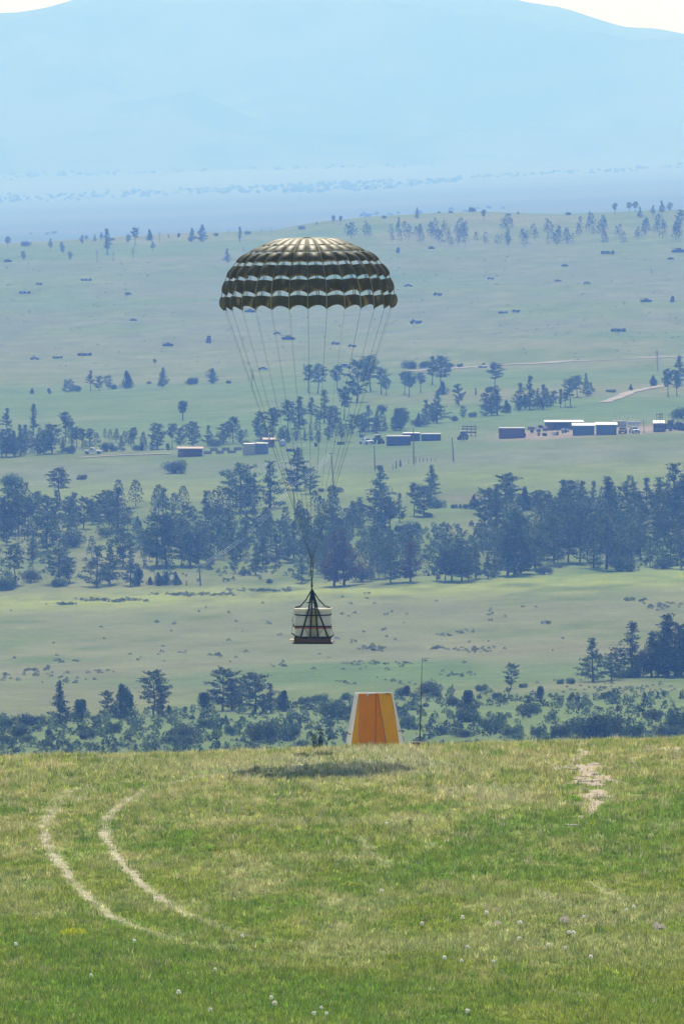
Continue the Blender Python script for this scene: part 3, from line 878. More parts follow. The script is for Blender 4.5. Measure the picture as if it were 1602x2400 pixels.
# ------------------------------------------------------------------ near meadow grass
N = 105000
gd = 170 + rng.uniform(0, 1, N * 2) * 124
keep = rng.uniform(0, 1, N * 2) < (0.55 + 0.45 * (294 - gd) / 124)
gd = gd[keep][:N]
gx = (rng.uniform(-1, 1, len(gd))) * (0.0415 * gd + 2.5)
gz = height(gx, gd)
GX, GY = proj(gx, gd, gz)
gc = fg_colour(gx, gd, GX, GY)
rm = rut_mask(gx, gd)
bm = bare_mask(gx, gd, GX, GY)
ok = rng.uniform(0, 1, len(gd)) > np.maximum(0.45 * rm, 0.9 * bm)
gx, gd, gz, GX, GY, gc, rm = [a[ok] for a in (gx, gd, gz, GX, GY, gc, rm)]
n = len(gx)
gc = mixc(gc, np.array([0.66, 0.60, 0.42]), rm * 0.88)
gc = gc * np.exp(rng.normal(0, 0.30, (n, 1)))
lum = gc.mean(1)
hh = 0.58 * (0.14 + 0.18 * fbm(gx, gd * 0.5, 1.6, 3, 81)) * np.interp(GY, [1730, 1800, 2000, 2400], [1.15, 1.0, 0.95, 0.85]) * (1 - 0.65 * rm) * rng.uniform(0.7, 1.35, n)
B = 9
bx = np.repeat(gx, B) + rng.normal(0, 0.055, n * B)
by = np.repeat(gd, B) + rng.normal(0, 0.055, n * B)
bz = np.repeat(gz, B) - 0.01
bh = np.repeat(hh, B) * rng.uniform(0.45, 1.25, n * B)
az = rng.uniform(0, 2 * np.pi, n * B)
wdt = rng.uniform(0.007, 0.017, n * B)
lean = rng.normal(0, 0.30, (n * B, 2)) * bh[:, None]
V = np.empty((n * B, 3, 3), np.float32)
V[:, 0] = np.stack([bx - np.cos(az) * wdt, by - np.sin(az) * wdt, bz], -1)
V[:, 1] = np.stack([bx + np.cos(az) * wdt, by + np.sin(az) * wdt, bz], -1)
V[:, 2] = np.stack([bx + lean[:, 0], by + lean[:, 1], bz + bh], -1)
bc = np.repeat(gc, B, 0) * rng.uniform(0.65, 1.35, (n * B, 1))
mixd = rng.uniform(0, 1, n * B) < 0.16                       # odd dry stalks among the green and green among the dry
bc[mixd] = bc[mixd] * 0.35 + np.where((rng.uniform(0, 1, mixd.sum()) < 0.6)[:, None], np.array([0.45, 0.40, 0.22]), np.array([0.12, 0.19, 0.04])) * 0.65
# taller clumps: darker weeds, seeding stalks
n2 = 9000
hd2 = 172 + rng.uniform(0, 1, n2) ** 0.9 * 120
hx2 = rng.uniform(-1, 1, n2) * (0.0415 * hd2 + 2.5)
k2 = fbm(hx2, hd2 * 0.5, 1.8, 3, 87) + rng.normal(0, 0.10, n2) > 0.52
hd2, hx2 = hd2[k2], hx2[k2]
hz2 = height(hx2, hd2)
X2, Y2 = proj(hx2, hd2, hz2)
k3 = (rut_mask(hx2, hd2) < 0.2) & (bare_mask(hx2, hd2, X2, Y2) < 0.3)
hd2, hx2, hz2, X2, Y2 = [q[k3] for q in (hd2, hx2, hz2, X2, Y2)]
n2, B2 = len(hd2), 16
sel = rng.uniform(0, 1, n2) + np.interp(Y2, [1740, 1900, 2200, 2400], [0.25, 0.0, -0.25, -0.35])
c2 = np.where((sel > 0.62)[:, None], np.array([0.47, 0.43, 0.24]), np.where((sel > 0.40)[:, None], np.array([0.30, 0.36, 0.06]), np.array([0.105, 0.185, 0.035])))
c2 = 1.15 * c2 * np.exp(rng.normal(0, 0.22, (n2, 1)))
h2 = rng.uniform(0.10, 0.25, n2) * np.interp(Y2, [1740, 2000, 2400], [1.25, 1.0, 0.8])
bx2 = np.repeat(hx2, B2) + rng.normal(0, 0.07, n2 * B2)
by2 = np.repeat(hd2, B2) + rng.normal(0, 0.07, n2 * B2)
bz2 = np.repeat(hz2, B2) - 0.01
bh2 = np.repeat(h2, B2) * rng.uniform(0.5, 1.2, n2 * B2)
a2 = rng.uniform(0, 6.283, n2 * B2)
w2 = rng.uniform(0.007, 0.016, n2 * B2)
l2 = rng.normal(0, 0.28, (n2 * B2, 2)) * bh2[:, None]
V2 = np.empty((n2 * B2, 3, 3), np.float32)
V2[:, 0] = np.stack([bx2 - np.cos(a2) * w2, by2 - np.sin(a2) * w2, bz2], -1)
V2[:, 1] = np.stack([bx2 + np.cos(a2) * w2, by2 + np.sin(a2) * w2, bz2], -1)
V2[:, 2] = np.stack([bx2 + l2[:, 0], by2 + l2[:, 1], bz2 + bh2], -1)
V = np.concatenate([V, V2])
bc = np.concatenate([bc, np.repeat(c2, B2, 0) * rng.uniform(0.7, 1.3, (n2 * B2, 1))])
M_grass = mat('meadow_grass', (0, 0, 0), rough=0.7, var=0.0, attr='Col', trans=0.45, spec=0.25)
gme = npmesh('meadow_grass', V.reshape(-1, 3), tri_idx(len(V)), M_grass, np.repeat(bc, 3, 0))
ob('meadow_grass', gme, kind='stuff', label='short wild grass, green low down and straw coloured near the crest', category='grass')

# ------------------------------------------------------------------ parachute
DC = 279.0                                   # distance of the parachute
SC = F / DC                                  # photo pixels per metre there
def at(px, py, d=DC):
    r = ray(px, py)
    return Vector(r * (d / r[1]))

M_nylon = mat('olive_nylon', (0.036, 0.037, 0.014), rough=0.54, var=0.10, scale=3.0, objr=0.18, trans=0.07, spec=0.24)
_tr = [q for q in M_nylon.node_tree.nodes if q.type == 'BSDF_TRANSLUCENT'][0]
for _l in list(M_nylon.node_tree.links):
    if _l.to_node == _tr:
        M_nylon.node_tree.links.remove(_l)
_tr.inputs['Color'].default_value = (0.80, 0.70, 0.28, 1)          # light that comes through the cloth
M_nylon.node_tree.nodes['Principled BSDF'].inputs['Specular Tint'].default_value = (1, 0.86, 0.46, 1)
M_tape = mat('nylon_tape', (0.46, 0.41, 0.22), rough=0.8, var=0.05, trans=0.15)
M_slot = mat('dark_tape', (0.06, 0.06, 0.04), rough=0.9, var=0.0)
M_cord = mat('suspension_cord', (0.055, 0.060, 0.052), rough=0.8, var=0.0)
M_web = mat('black_webbing', (0.022, 0.024, 0.018), rough=0.85, var=0.1, scale=20)
M_steel = mat('dull_steel', (0.18, 0.18, 0.17), rough=0.45, metal=0.8, var=0.1)

conf = at(730.5, 1316)                       # where the lines come together
crown_pt = at(719.5, 557.5)
axis_len = (crown_pt - conf).length
chute = thing('cargo_parachute', 'round olive green ring slot cargo parachute open over the meadow, hanging above the drum load', 'parachute', conf)
axis = (crown_pt - conf).normalized()
chute.rotation_euler = Vector((0, 0, 1)).rotation_difference(axis + Vector((0, 0.018, 0))).to_euler()
NG = 28
prof = np.array([(0.957, 1.0)]) * np.array([(0.0, 0.0), (0.5, 0.008), (1.07, 0.055), (1.53, 0.24), (2.03, 0.50), (2.39, 0.83), (2.69, 1.28), (2.84, 1.79), (2.875, 2.30), (2.86, 2.5)])
sarc = np.concatenate([[0], np.cumsum(np.hypot(np.diff(prof[:, 0]), np.diff(prof[:, 1])))])
def pr(s):
    return np.interp(s, sarc, prof[:, 0]), np.interp(s, sarc, prof[:, 1])
_sf = np.linspace(0, sarc[-1], 400)
_rf, _zf = pr(_sf)
_k = np.ones(25) / 25
_rs = np.convolve(np.pad(_rf, 12, mode='edge'), _k, 'valid')
_zs = np.convolve(np.pad(_zf, 12, mode='edge'), _k, 'valid')
_rs[:12] = _rf[:12]
def prs(s):
    return np.interp(s, _sf, _rs), np.interp(s, _sf, _zs)
def s_of_depth(z):
    return float(np.interp(z, _zs, _sf))
RINGS = [(0.10, s_of_depth(0.226), 0.01), (s_of_depth(0.258), s_of_depth(0.435), 0.02), (s_of_depth(0.495), s_of_depth(0.775), 0.035),
         (s_of_depth(0.895), s_of_depth(1.26), 0.075), (s_of_depth(1.375), s_of_depth(1.77), 0.09), (s_of_depth(1.90), s_of_depth(2.265), 0.10)]
HALF = math.pi / NG
def canopy_pt(s, u, lift, puff, push=0.0):
    r_, z_ = prs(s)
    b = 1 - u * u
    flat = math.cos(HALF) / math.cos(HALF * u)          # straight between the radials, then puffed out
    r_ = r_ * (flat + 0.055 * b * min(1.0, r_ / 2.0)) + push
    a = HALF * u
    return (r_ * math.sin(a), -r_ * math.cos(a), axis_len - (z_ + lift * (1 - b) - lift * 0.5) - 0.0)
canopy = ob('canopy', MB().lathe([(0.10, -0.02), (0.135, -0.005), (0.135, 0.012), (0.10, 0.02)], 24, (0, 0, axis_len)).mesh('canopy', M_web), chute)
for (s0, s1, lift) in RINGS:
    nu, nv = 10, 5
    g = MB()
    vs = []
    for j in range(nv + 1):
        v = j / nv
        for i in range(nu + 1):
            u = -1 + 2 * i / nu
            e = lift * (0.45 + 0.95 * v)
            pf = 0.05 * math.sin(math.pi * min(1, v * 0.85 + 0.1)) * (1 - u * u)
            crease = -0.010 * math.exp(-(u / 0.16) ** 2)
            vs.append(canopy_pt(s0 + (s1 - s0) * v, u, e, pf, pf + crease))
    fs = []
    for j in range(nv):
        for i in range(nu):
            a = j * (nu + 1) + i
            fs.append((a, a + nu + 1, a + nu + 2, a + 1))
    g.add(vs, fs)
    me = g.mesh('panel', M_nylon, smooth=True)
    for k in range(NG):
        q_ = 1 + random.uniform(-0.010, 0.012)
        o = ob('panel', me, canopy, loc=(0, 0, random.uniform(-0.016, 0.016)), rz=2 * math.pi * (k + 0.5 + random.uniform(-0.02, 0.02)) / NG, scale=(q_, q_, 1))
rad = MB()
ss = np.linspace(0.1, s_of_depth(2.265), 40)
pts = []
for s in ss:
    r_, z_ = prs(s)
    li = np.interp(s, [q[0] for q in RINGS], [q[2] for q in RINGS])
    pts.append((0, -(r_ * math.cos(0) + 0.012), axis_len - z_ - li * 0.5))
rad.strap(pts, (1, 0, 0), 0.03, 0.006)
rme = rad.mesh('radial_tape', M_tape)
tapes = []
for du in (-0.11, 0.11):
    pts = []
    for s_ in np.linspace(RINGS[0][1], RINGS[-1][1] - 0.05, 26):
        li = np.interp(s_, [q[0] for q in RINGS], [q[2] for q in RINGS])
        pts.append(Vector(canopy_pt(s_, du, li, 0, -0.02)))
    tapes.append(MB().strap(pts, (1, 0, 0), 0.014, 0.004).mesh('slot_tape', M_slot))
hem = canopy_pt(RINGS[-1][1], 1.0, RINGS[-1][2] * 1.3, 0)
hem_r = math.hypot(hem[0], hem[1])
ln = MB().tube([(0, -hem_r, hem[2] + 0.05), (0, -hem_r, hem[2] - 0.03), (0, -hem_r * 0.5, hem[2] * 0.5), (0, -0.035, 0.10)], [0.007, 0.0024, 0.0024, 0.0024], 5)
lme = ln.mesh('suspension_line', M_cord)
for k in range(NG):
    a = 2 * math.pi * k / NG
    ob('radial_tape', rme, canopy, rz=a)
    for tme in tapes:
        ob('slot_tape', tme, canopy, rz=a + HALF)
    ob('suspension_line', lme, chute, rz=a)
apex_c = at(730.5, 1382)                     # apex of the cargo slings
dn = (apex_c - conf)
M_inv = chute.rotation_euler.to_matrix().inverted()
dl = M_inv @ dn
ob('clevis', MB().lathe([(0.03, -0.03), (0.05, -0.02), (0.05, 0.06), (0.035, 0.14)], 12).mesh('clevis', M_steel), chute)
for sx_ in (-1, 1):
    p0 = Vector((0.035 * sx_, 0, 0))
    p1 = dl * 0.45 + Vector((0.028 * sx_, 0, 0))
    p2 = dl * 0.60 + Vector((0.012 * sx_, 0.01 * sx_, 0))
    p3 = dl * 0.78 + Vector((0.018 * -sx_, 0, 0))
    p4 = dl * 0.97 + Vector((0.006 * sx_, 0, 0))
    ob('riser', MB().strap([p0, p1, p2, p3, p4], (1, 0.4, 0), 0.022, 0.012).mesh('riser', M_web), chute)
ob('link', MB().tube([dl * 0.86 + Vector((0.03 * math.cos(t), 0, 0.07 * math.sin(t))) for t in np.linspace(0, 2 * math.pi, 13)], 0.011, 6).mesh('link', M_steel), chute)

# ------------------------------------------------------------------ cargo: drums on a skid
M_drum = mat('white_drum_plastic', (0.64, 0.64, 0.65), rough=0.5, var=0.05, scale=2, trans=0.05)
M_lid = mat('cream_lid', (0.74, 0.68, 0.55), rough=0.55, var=0.08, scale=6)
M_card = mat('brown_honeycomb_board', (0.115, 0.066, 0.040), rough=0.9, var=0.25, scale=12, bump=0.3)
M_ply = mat('skid_plywood', (0.42, 0.33, 0.21), rough=0.8, var=0.2, scale=9)
M_red = mat('red_band', (0.42, 0.02, 0.03), rough=0.6, var=0.08)
M_pad = mat('tan_padding', (0.55, 0.47, 0.28), rough=0.9, var=0.15, scale=8)
cs = 0.1403 / SC                              # one step of the close view, in metres
def cz(y):
    return (1905 - y) * cs
def cx(x):
    return (x - 805) * cs
base_c = at(620 + 805 * .1403, 1240 + 1905 * .1403)
cargo = thing('cargo_bundle', 'white drums strapped with black webbing on a brown skid, hanging under the parachute', 'cargo', base_c)
ob('skid', MB().box((0, 0, 0.012), (1.31, 1.22, 0.024)).mesh('skid', M_web), cargo)
ply = MB().box((cx(452), 0.05, cz(1850)), (0.13, 0.9, 0.025)).mesh('skid_edge', M_ply)
ob('skid_edge', ply, cargo)
ob('skid_edge', MB().box((cx(1115), 0.05, cz(1884)), (0.07, 1.0, 0.025)).mesh('skid_edge', M_ply), cargo)
ob('honeycomb_pad', MB().box((cx(800), 0, (0.024 + cz(1795)) / 2 + 0.002), (1.20, 1.14, cz(1795) - 0.03)).mesh('honeycomb_pad', M_card), cargo)
zb, zt = cz(1798), cz(1325)
hd = zt - zb
dr = 0.292
dprof = [(dr * 0.93, 0), (dr * 0.985, 0.03), (dr * 0.985, hd * 0.3), (dr * 1.0, hd * 0.33), (dr * 0.99, hd * 0.36), (dr * 0.995, hd * 0.62), (dr * 1.01, hd * 0.65), (dr * 0.995, hd * 0.68), (dr * 0.99, hd * 0.9), (dr * 0.93, hd * 0.985), (dr * 0.9, hd * 0.99)]
dme = MB().lathe(dprof, 32).mesh('drum', M_drum, smooth=True)
lprof = [(dr * 1.04, -0.02), (dr * 1.075, 0.012), (dr * 1.06, 0.05), (dr * 0.93, 0.062), (dr * 0.90, 0.040), (0.02, 0.036)]
lidme = MB().lathe(lprof, 32).mesh('lid', M_lid)
bung = MB().lathe([(0.045, 0), (0.045, 0.03), (0.03, 0.036)], 12, (0.12, 0.05, 0.036)).mesh('bung', M_lid)
for sx_ in (-1, 1):
    for sy_ in (-1, 1):
        d_ = ob('drum', dme, cargo, (sx_ * 0.305 + 0.005, sy_ * 0.30, zb), rz=sx_ * 0.7 + sy_)
        l_ = ob('lid', lidme, d_, (0, 0, hd - 0.035))
ob('padding', MB().box((0.005, -0.15, (zb + zt) / 2 - 0.02), (0.16, 0.7, hd * 0.95)).mesh('padding', M_pad), cargo)
def loop_strap(z, wd, rr, m, nm, th=0.008, sag=0.0):
    """band round the outside of the four drums"""
    pts = []
    for k in range(57):
        a = 2 * math.pi * k / 56
        cxx = 0.305 if math.cos(a) >= 0 else -0.305
        cyy = 0.30 if math.sin(a) >= 0 else -0.30
        pts.append(Vector((cxx * min(1, abs(math.cos(a)) * 6) + 0.005 + rr * math.cos(a), cyy * min(1, abs(math.sin(a)) * 6) + rr * math.sin(a), z - sag * math.cos(2 * a) * 0.5)))
    ob(nm, MB().strap(pts, (0, 0, 1), wd, th).mesh(nm, m), cargo)
loop_strap(cz(1420), 0.040, dr * 1.02, M_web, 'cargo_strap', sag=-0.02)
loop_strap(cz(1615), 0.042, dr * 1.03, M_web, 'cargo_strap', sag=0.015)
loop_strap(cz(1640), 0.034, dr * 1.018, M_red, 'red_band', sag=0.015)
loop_strap(cz(1795), 0.05, dr * 1.03, M_web, 'skirt_web')
ap = M_vec = Vector((cx(790), 0, cz(1010)))
yf = -0.30 - dr - 0.012
def sling(x_top, z_top, x_bot, z_bot, yy=None, nm='sling_web'):
    yy = yf if yy is None else yy
    pts = [ap + Vector(((x_top - ap.x) * 0.08, yy * 0.05, 0)), ap.lerp(Vector((x_top, yy * 0.86, z_top + 0.06)), 0.55) + Vector((0, 0, -0.015)), Vector((x_top, yy, z_top)), Vector((x_bot, yy, z_bot))]
    ob(nm, MB().strap(pts, (1, 0, 0), 0.052, 0.009).mesh(nm, M_web), cargo)
for x0_, x1_ in ((735, 600), (785, 760), (850, 890), (885, 1062)):
    sling(cx(x0_), cz(1335), cx(x1_), cz(1800))
    sling(cx(x0_), cz(1335), cx(x1_), cz(1800), -yf)
for x_e, sgn in ((492, -1), (1112, 1)):
    for y_ in (-0.10, 0.12, 0.3):
        xx = cx(x_e)
        pts = [ap + Vector((0.02 * sgn, y_ * 0.05, -0.02)), ap.lerp(Vector((xx * 0.66, y_, cz(1288))), 0.55) + Vector((-0.015 * sgn, 0, -0.03)), Vector((xx * 0.66, y_, cz(1288))), Vector((xx * 0.97, y_, cz(1310)))]
        ob('sling_web', MB().strap(pts, (0.5, 1, 0), 0.06, 0.014).mesh('sling_web', M_web), cargo)
ob('sling_knot', MB().tube([ap + Vector((0, 0, 0.03)), ap + Vector((0.004, 0, -0.06)), ap + Vector((0.012, 0, -0.2)), ap + Vector((0.03, 0, -0.36))], [0.020, 0.040, 0.048, 0.02], 8).mesh('sling_knot', M_web), cargo)
ob('cross_web', MB().strap([Vector((cx(700), -0.12, cz(1225))), Vector((cx(790), -0.16, cz(1215))), Vector((cx(860), -0.1, cz(1225)))], (0, 0, 1), 0.03, 0.008).mesh('cross_web', M_web), cargo)
for a_, b_ in (((670, 1650), (742, 1762)), ((980, 1640), (903, 1752))):
    ob('lashing_rope', MB().tube([(cx(a_[0]), yf - 0.01, cz(a_[1])), (cx(b_[0]), yf - 0.012, cz(b_[1]))], 0.007, 5).mesh('lashing_rope', M_cord), cargo)
# skirt of webbing drooping between its ties at the foot
for xa, xb in ((450, 600), (600, 755), (755, 895), (895, 1060), (1060, 1155)):
    edge0 = (1720 if xa == 450 else 1790)
    edge1 = (1750 if xb == 1155 else 1790)
    pts = [Vector((cx(xa + (xb - xa) * t), yf - 0.004, cz(edge0 + (edge1 - edge0) * t) - (0.035 if 450 < xa < 1060 else 0.03) * math.sin(math.pi * t))) for t in np.linspace(0, 1, 8)]
    ob('skirt_web', MB().strap(pts, (0, 0, 1), 0.038, 0.008).mesh('skirt_web', M_web), cargo)
rp = [(492, 1330), (500, 1370), (478, 1420), (470, 1540), (490, 1560), (462, 1600), (455, 1700), (445, 1715)]
ob('tie_rope', MB().tube([(cx(a), yf + 0.1, cz(b)) for a, b in rp], 0.010, 5).mesh('tie_rope', M_pad), cargo)
ob('buckle', MB().box((cx(484), yf + 0.12, cz(1590)), (0.045, 0.03, 0.13)).mesh('buckle', M_steel), cargo)
ob('tie_rope', MB().tube([(cx(1112), yf + 0.1, cz(1580)), (cx(1122), yf + 0.1, cz(1680)), (cx(1148), yf + 0.1, cz(1725)), (cx(1128), yf + 0.1, cz(1755))], 0.008, 5).mesh('tie_rope', M_cord), cargo)

# ------------------------------------------------------------------ orange drop zone marker
DM = 283.5
SM = F / DM
ms = 0.2551 / SM
def mx_(X):
    return (X - 690) * ms
def mz_(Y):
    return (640 - Y) * ms
def fab(col, tr, name):
    return mat(name, col, rough=0.7, var=0.07, scale=5, trans=tr, spec=0.2)
M_or = fab((0.36, 0.125, 0.002), 0.42, 'doubled_orange_fabric')  # doubled cloth passes less sun; that dimming is put into this deeper colour
M_yo = fab((0.40, 0.205, 0.006), 0.42, 'amber_fabric')
M_wh = fab((0.86, 0.85, 0.86), 0.5, 'white_fabric')
M_dk = mat('dark_pole', (0.05, 0.035, 0.03), rough=0.6, var=0.1)
pm = at(876, 1743, DM)
marker = thing('marker_panel', 'orange fabric marker frame with white sides standing on the meadow crest', 'marker', pm)
dz = -0.45                                     # feet run down into the grass
def ext(xt, yt, xb, yb):
    k = (mz_(yb) - dz) / (mz_(yt) - mz_(yb))
    return mx_(xb) + (mx_(xb) - mx_(xt)) * k
def yfront(z):
    return -0.42 + 0.36 * (z / 1.7)
def cloth(nm, m, xt0, xt1, yt, xb0, xb1, yb, off, nseg=14, amp=0.022, side=0.0):
    """a fabric panel: top edge xt0..xt1 at row yt, foot xb0..xb1 at row yb; side > 0 makes it run back"""
    g = MB()
    vs = []
    for j in range(nseg + 1):
        v = j / nseg
        z = mz_(yt) + (dz - mz_(yt)) * v
        a = mx_(xt0) + (ext(xt0, yt, xb0, yb) - mx_(xt0)) * v
        b = mx_(xt1) + (ext(xt1, yt, xb1, yb) - mx_(xt1)) * v
        for i in range(9):
            u = i / 8
            y = yfront(z) + off + side * (1 - u if side > 0 else u) * 1.0 * (1 if side > 0 else -1)
            y += (amp * math.sin(6.0 * u + 2.3 * v + xt0) + 0.6 * amp * math.sin(17 * v + 5 * u)) * math.sin(math.pi * u)
            vs.append((a + (b - a) * u, y, z))
    n9 = 9
    for j in range(nseg):
        for i in range(8):
            k = j * n9 + i
            g.add([], [])
    g.add(vs, [(j * n9 + i, j * n9 + n9 + i, j * n9 + n9 + i + 1, j * n9 + i + 1) for j in range(nseg) for i in range(8)])
    return ob(nm, g.mesh(nm, m, smooth=True), marker)
cloth('fabric_panel', M_yo, 548, 552, 178, 480, 545, 630, 0.0)
cloth('fabric_panel', M_or, 553, 706, 178, 546, 700, 630, 0.0)
cloth('fabric_panel', M_or, 707, 722, 178, 701, 800, 620, 0.004)
cloth('fabric_panel', M_yo, 723, 850, 170, 801, 920, 612, -0.006)
cloth('side_panel', M_wh, 514, 548, 172, 430, 479, 636, 0.0, side=0.32)
cloth('side_panel', M_wh, 850, 858, 168, 921, 957, 616, 0.0, side=-0.32)
ob('top_trim', MB().box((mx_(684), yfront(1.68) + 0.0, mz_(171)), (mx_(853) - mx_(514), 0.03, 0.05)).mesh('top_trim', M_wh), marker)
for xt, xb in ((708, 701), (722, 800)):
    ob('frame_pole', MB().tube([(mx_(xt), yfront(1.68) - 0.02, mz_(172)), (ext(xt, 172, xb, 625), yfront(dz) - 0.02, dz)], 0.011, 6).mesh('frame_pole', M_dk), marker)
for xt, xb, yb in ((515, 430, 640), (858, 957, 620)):
    ob('frame_pole', MB().tube([(mx_(xt), yfront(1.68) + 0.33, mz_(168)), (ext(xt, 168, xb, yb), yfront(dz) + 0.33, dz)], 0.012, 6).mesh('frame_pole', M_wh), marker)
ob('top_patch', MB().prism([(mx_(620), mz_(180)), (mx_(622), mz_(205)), (mx_(632), mz_(212)), (mx_(645), mz_(195)), (mx_(642), mz_(180))], yfront(1.65) - 0.02, yfront(1.65) - 0.014).mesh('top_patch', M_wh), marker)
M_rust = mat('rusty_iron', (0.17, 0.075, 0.04), rough=0.8, var=0.25, scale=15)
ob('tie_hook', MB().tube([(mx_(425), yfront(0.4) + 0.2, mz_(530)), (mx_(448), yfront(0.4) + 0.1, mz_(537)), (mx_(474), yfront(0.4) - 0.02, mz_(548))], 0.016, 6).mesh('tie_hook', M_rust), marker)
ob('tie_hook', MB().tube([(mx_(912), yfront(0.4) - 0.02, mz_(520)), (mx_(935), yfront(0.4), mz_(513)), (mx_(966), yfront(0.4) + 0.1, mz_(522))], 0.016, 6).mesh('tie_hook', M_dk), marker)
# slender mast beside it
M_mast = mat('dark_mast', (0.035, 0.035, 0.033), rough=0.6, var=0.1)
pb, ptp = at(983, 1737, 284), at(988.5, 1543, 284)
mast = thing('antenna_mast', 'thin dark leaning mast with a small cross arm beside the orange marker', 'mast', pb)
q = ptp - pb
ob('pole', MB().tube([-q * 0.15, q * 0.02, q * 0.55, q], [0.022, 0.020, 0.014, 0.006], 7).mesh('pole', M_mast), mast)
ob('pole_collar', MB().tube([q * 0.545, q * 0.575], 0.02, 7).mesh('pole_collar', M_mast), mast)
ob('cross_arm', MB().tube([q * 0.995 + Vector((-0.02, 0, 0)), q * 0.995 + Vector((0.22, 0.02, 0.01))], 0.008, 5).mesh('cross_arm', M_greybark), mast)
pw = at(975, 1741, 282.0)
wb = thing('wooden_crate', 'small weathered wooden box in the grass at the foot of the mast', 'box', pw)
ob('box_board', MB().box((0, 0, 0.02), (0.32, 0.3, 0.03)).mesh('box_board', M_greybark), wb)
ob('box_side', MB().box((0, 0, -0.12), (0.28, 0.26, 0.24)).mesh('box_side', M_bark), wb)
# tall weed at the crest, left of the marker
pwd = hit(748, 1746, True)
weed = thing('crest_weed', 'tall dark leggy weed clump standing at the meadow crest', 'weed', (pwd[0], 283.0, height(pwd[0], 283.0) - 0.03))
wr = np.random.default_rng(8)
stems, leaves = MB(), []
for k in range(7):
    x_, y_ = wr.normal(0, 0.12), wr.normal(0, 0.1)
    h_ = wr.uniform(0.45, 0.85)
    tipv = np.array([x_ * 1.4, y_ * 1.3, h_])
    stems.tube([(x_ * 0.5, y_ * 0.5, 0), (x_, y_, h_ * 0.5), tipv], [0.008, 0.006, 0.003], 4)
    for j in range(26):
        f = wr.uniform(0.2, 1)
        leaves.append(np.array([x_ * (0.5 + f), y_ * (0.5 + f), h_ * f]) + wr.normal(0, 0.025, 3))
ob('stem', stems.mesh('stem', M_brush), weed)
C_ = np.array(leaves)
ob('foliage', npmesh('foliage', tris_at(C_, 0.045, wr, 1.8, 0.4), tri_idx(len(C_)), mat('weed_leaf', (0.05, 0.075, 0.03), var=0, island=0.4, trans=0.2)), weed)

# ------------------------------------------------------------------ small things in the meadow
M_puff = mat('seed_fluff', (0.92, 0.90, 0.85), rough=1.0, var=0.0, island=0.05, trans=0.6)
M_stem = mat('green_stem', (0.10, 0.16, 0.04), var=0.0)
pr_ = np.random.default_rng(77)
d_ = pr_.normal(size=(150, 3))
d_ /= np.linalg.norm(d_, axis=1)[:, None]
d_ *= pr_.uniform(0.2, 1.0, 150)[:, None]
puff_me = npmesh('seed_globe', tris_at(d_ * 0.050, 0.020, pr_, 1.0, 0.0) + np.array([0, 0, 0.30]), tri_idx(150), M_puff)
stem_me = MB().tube([(0, 0, -0.02), (0.01, 0, 0.15), (0, 0, 0.28)], [0.004, 0.004, 0.006], 5).mesh('stem', M_stem)
PUFF = [(800 + x * .5115, 1720 + y * .5115) for x, y in [(207, 405), (182, 715), (664, 818), (555, 840), (368, 870), (816, 866), (1109, 840), (1304, 805), (1335, 792), (1040, 910), (1060, 913), (575, 980), (944, 970),
        (1023, 982), (470, 1030), (549, 1042), (695, 1046), (1140, 1026), (577, 1278), (812, 940)]]
PUFF += [(x * .5115, 1720 + y * .5115) for x, y in [(75, 965), (617, 950), (1110, 928), (1244, 1215), (1257, 1243), (1437, 1290), (1496, 1288), (1470, 1262), (965, 1272), (985, 1083), (417, 1110), (820, 1190)]]
for X, Y in PUFF:
    s_ = pr_.uniform(0.75, 1.15)
    p = hit(X, Y + 0.30 * s_ * 95, True)
    t = thing('seed_head', 'round white fluffy seed head standing in the green meadow grass', 'seed head', tuple(p), pr_.uniform(0, 6), 'seed heads dotted through the meadow', (s_, s_, s_))
    ob('seed_globe', puff_me, t)
    ob('stem', stem_me, t)
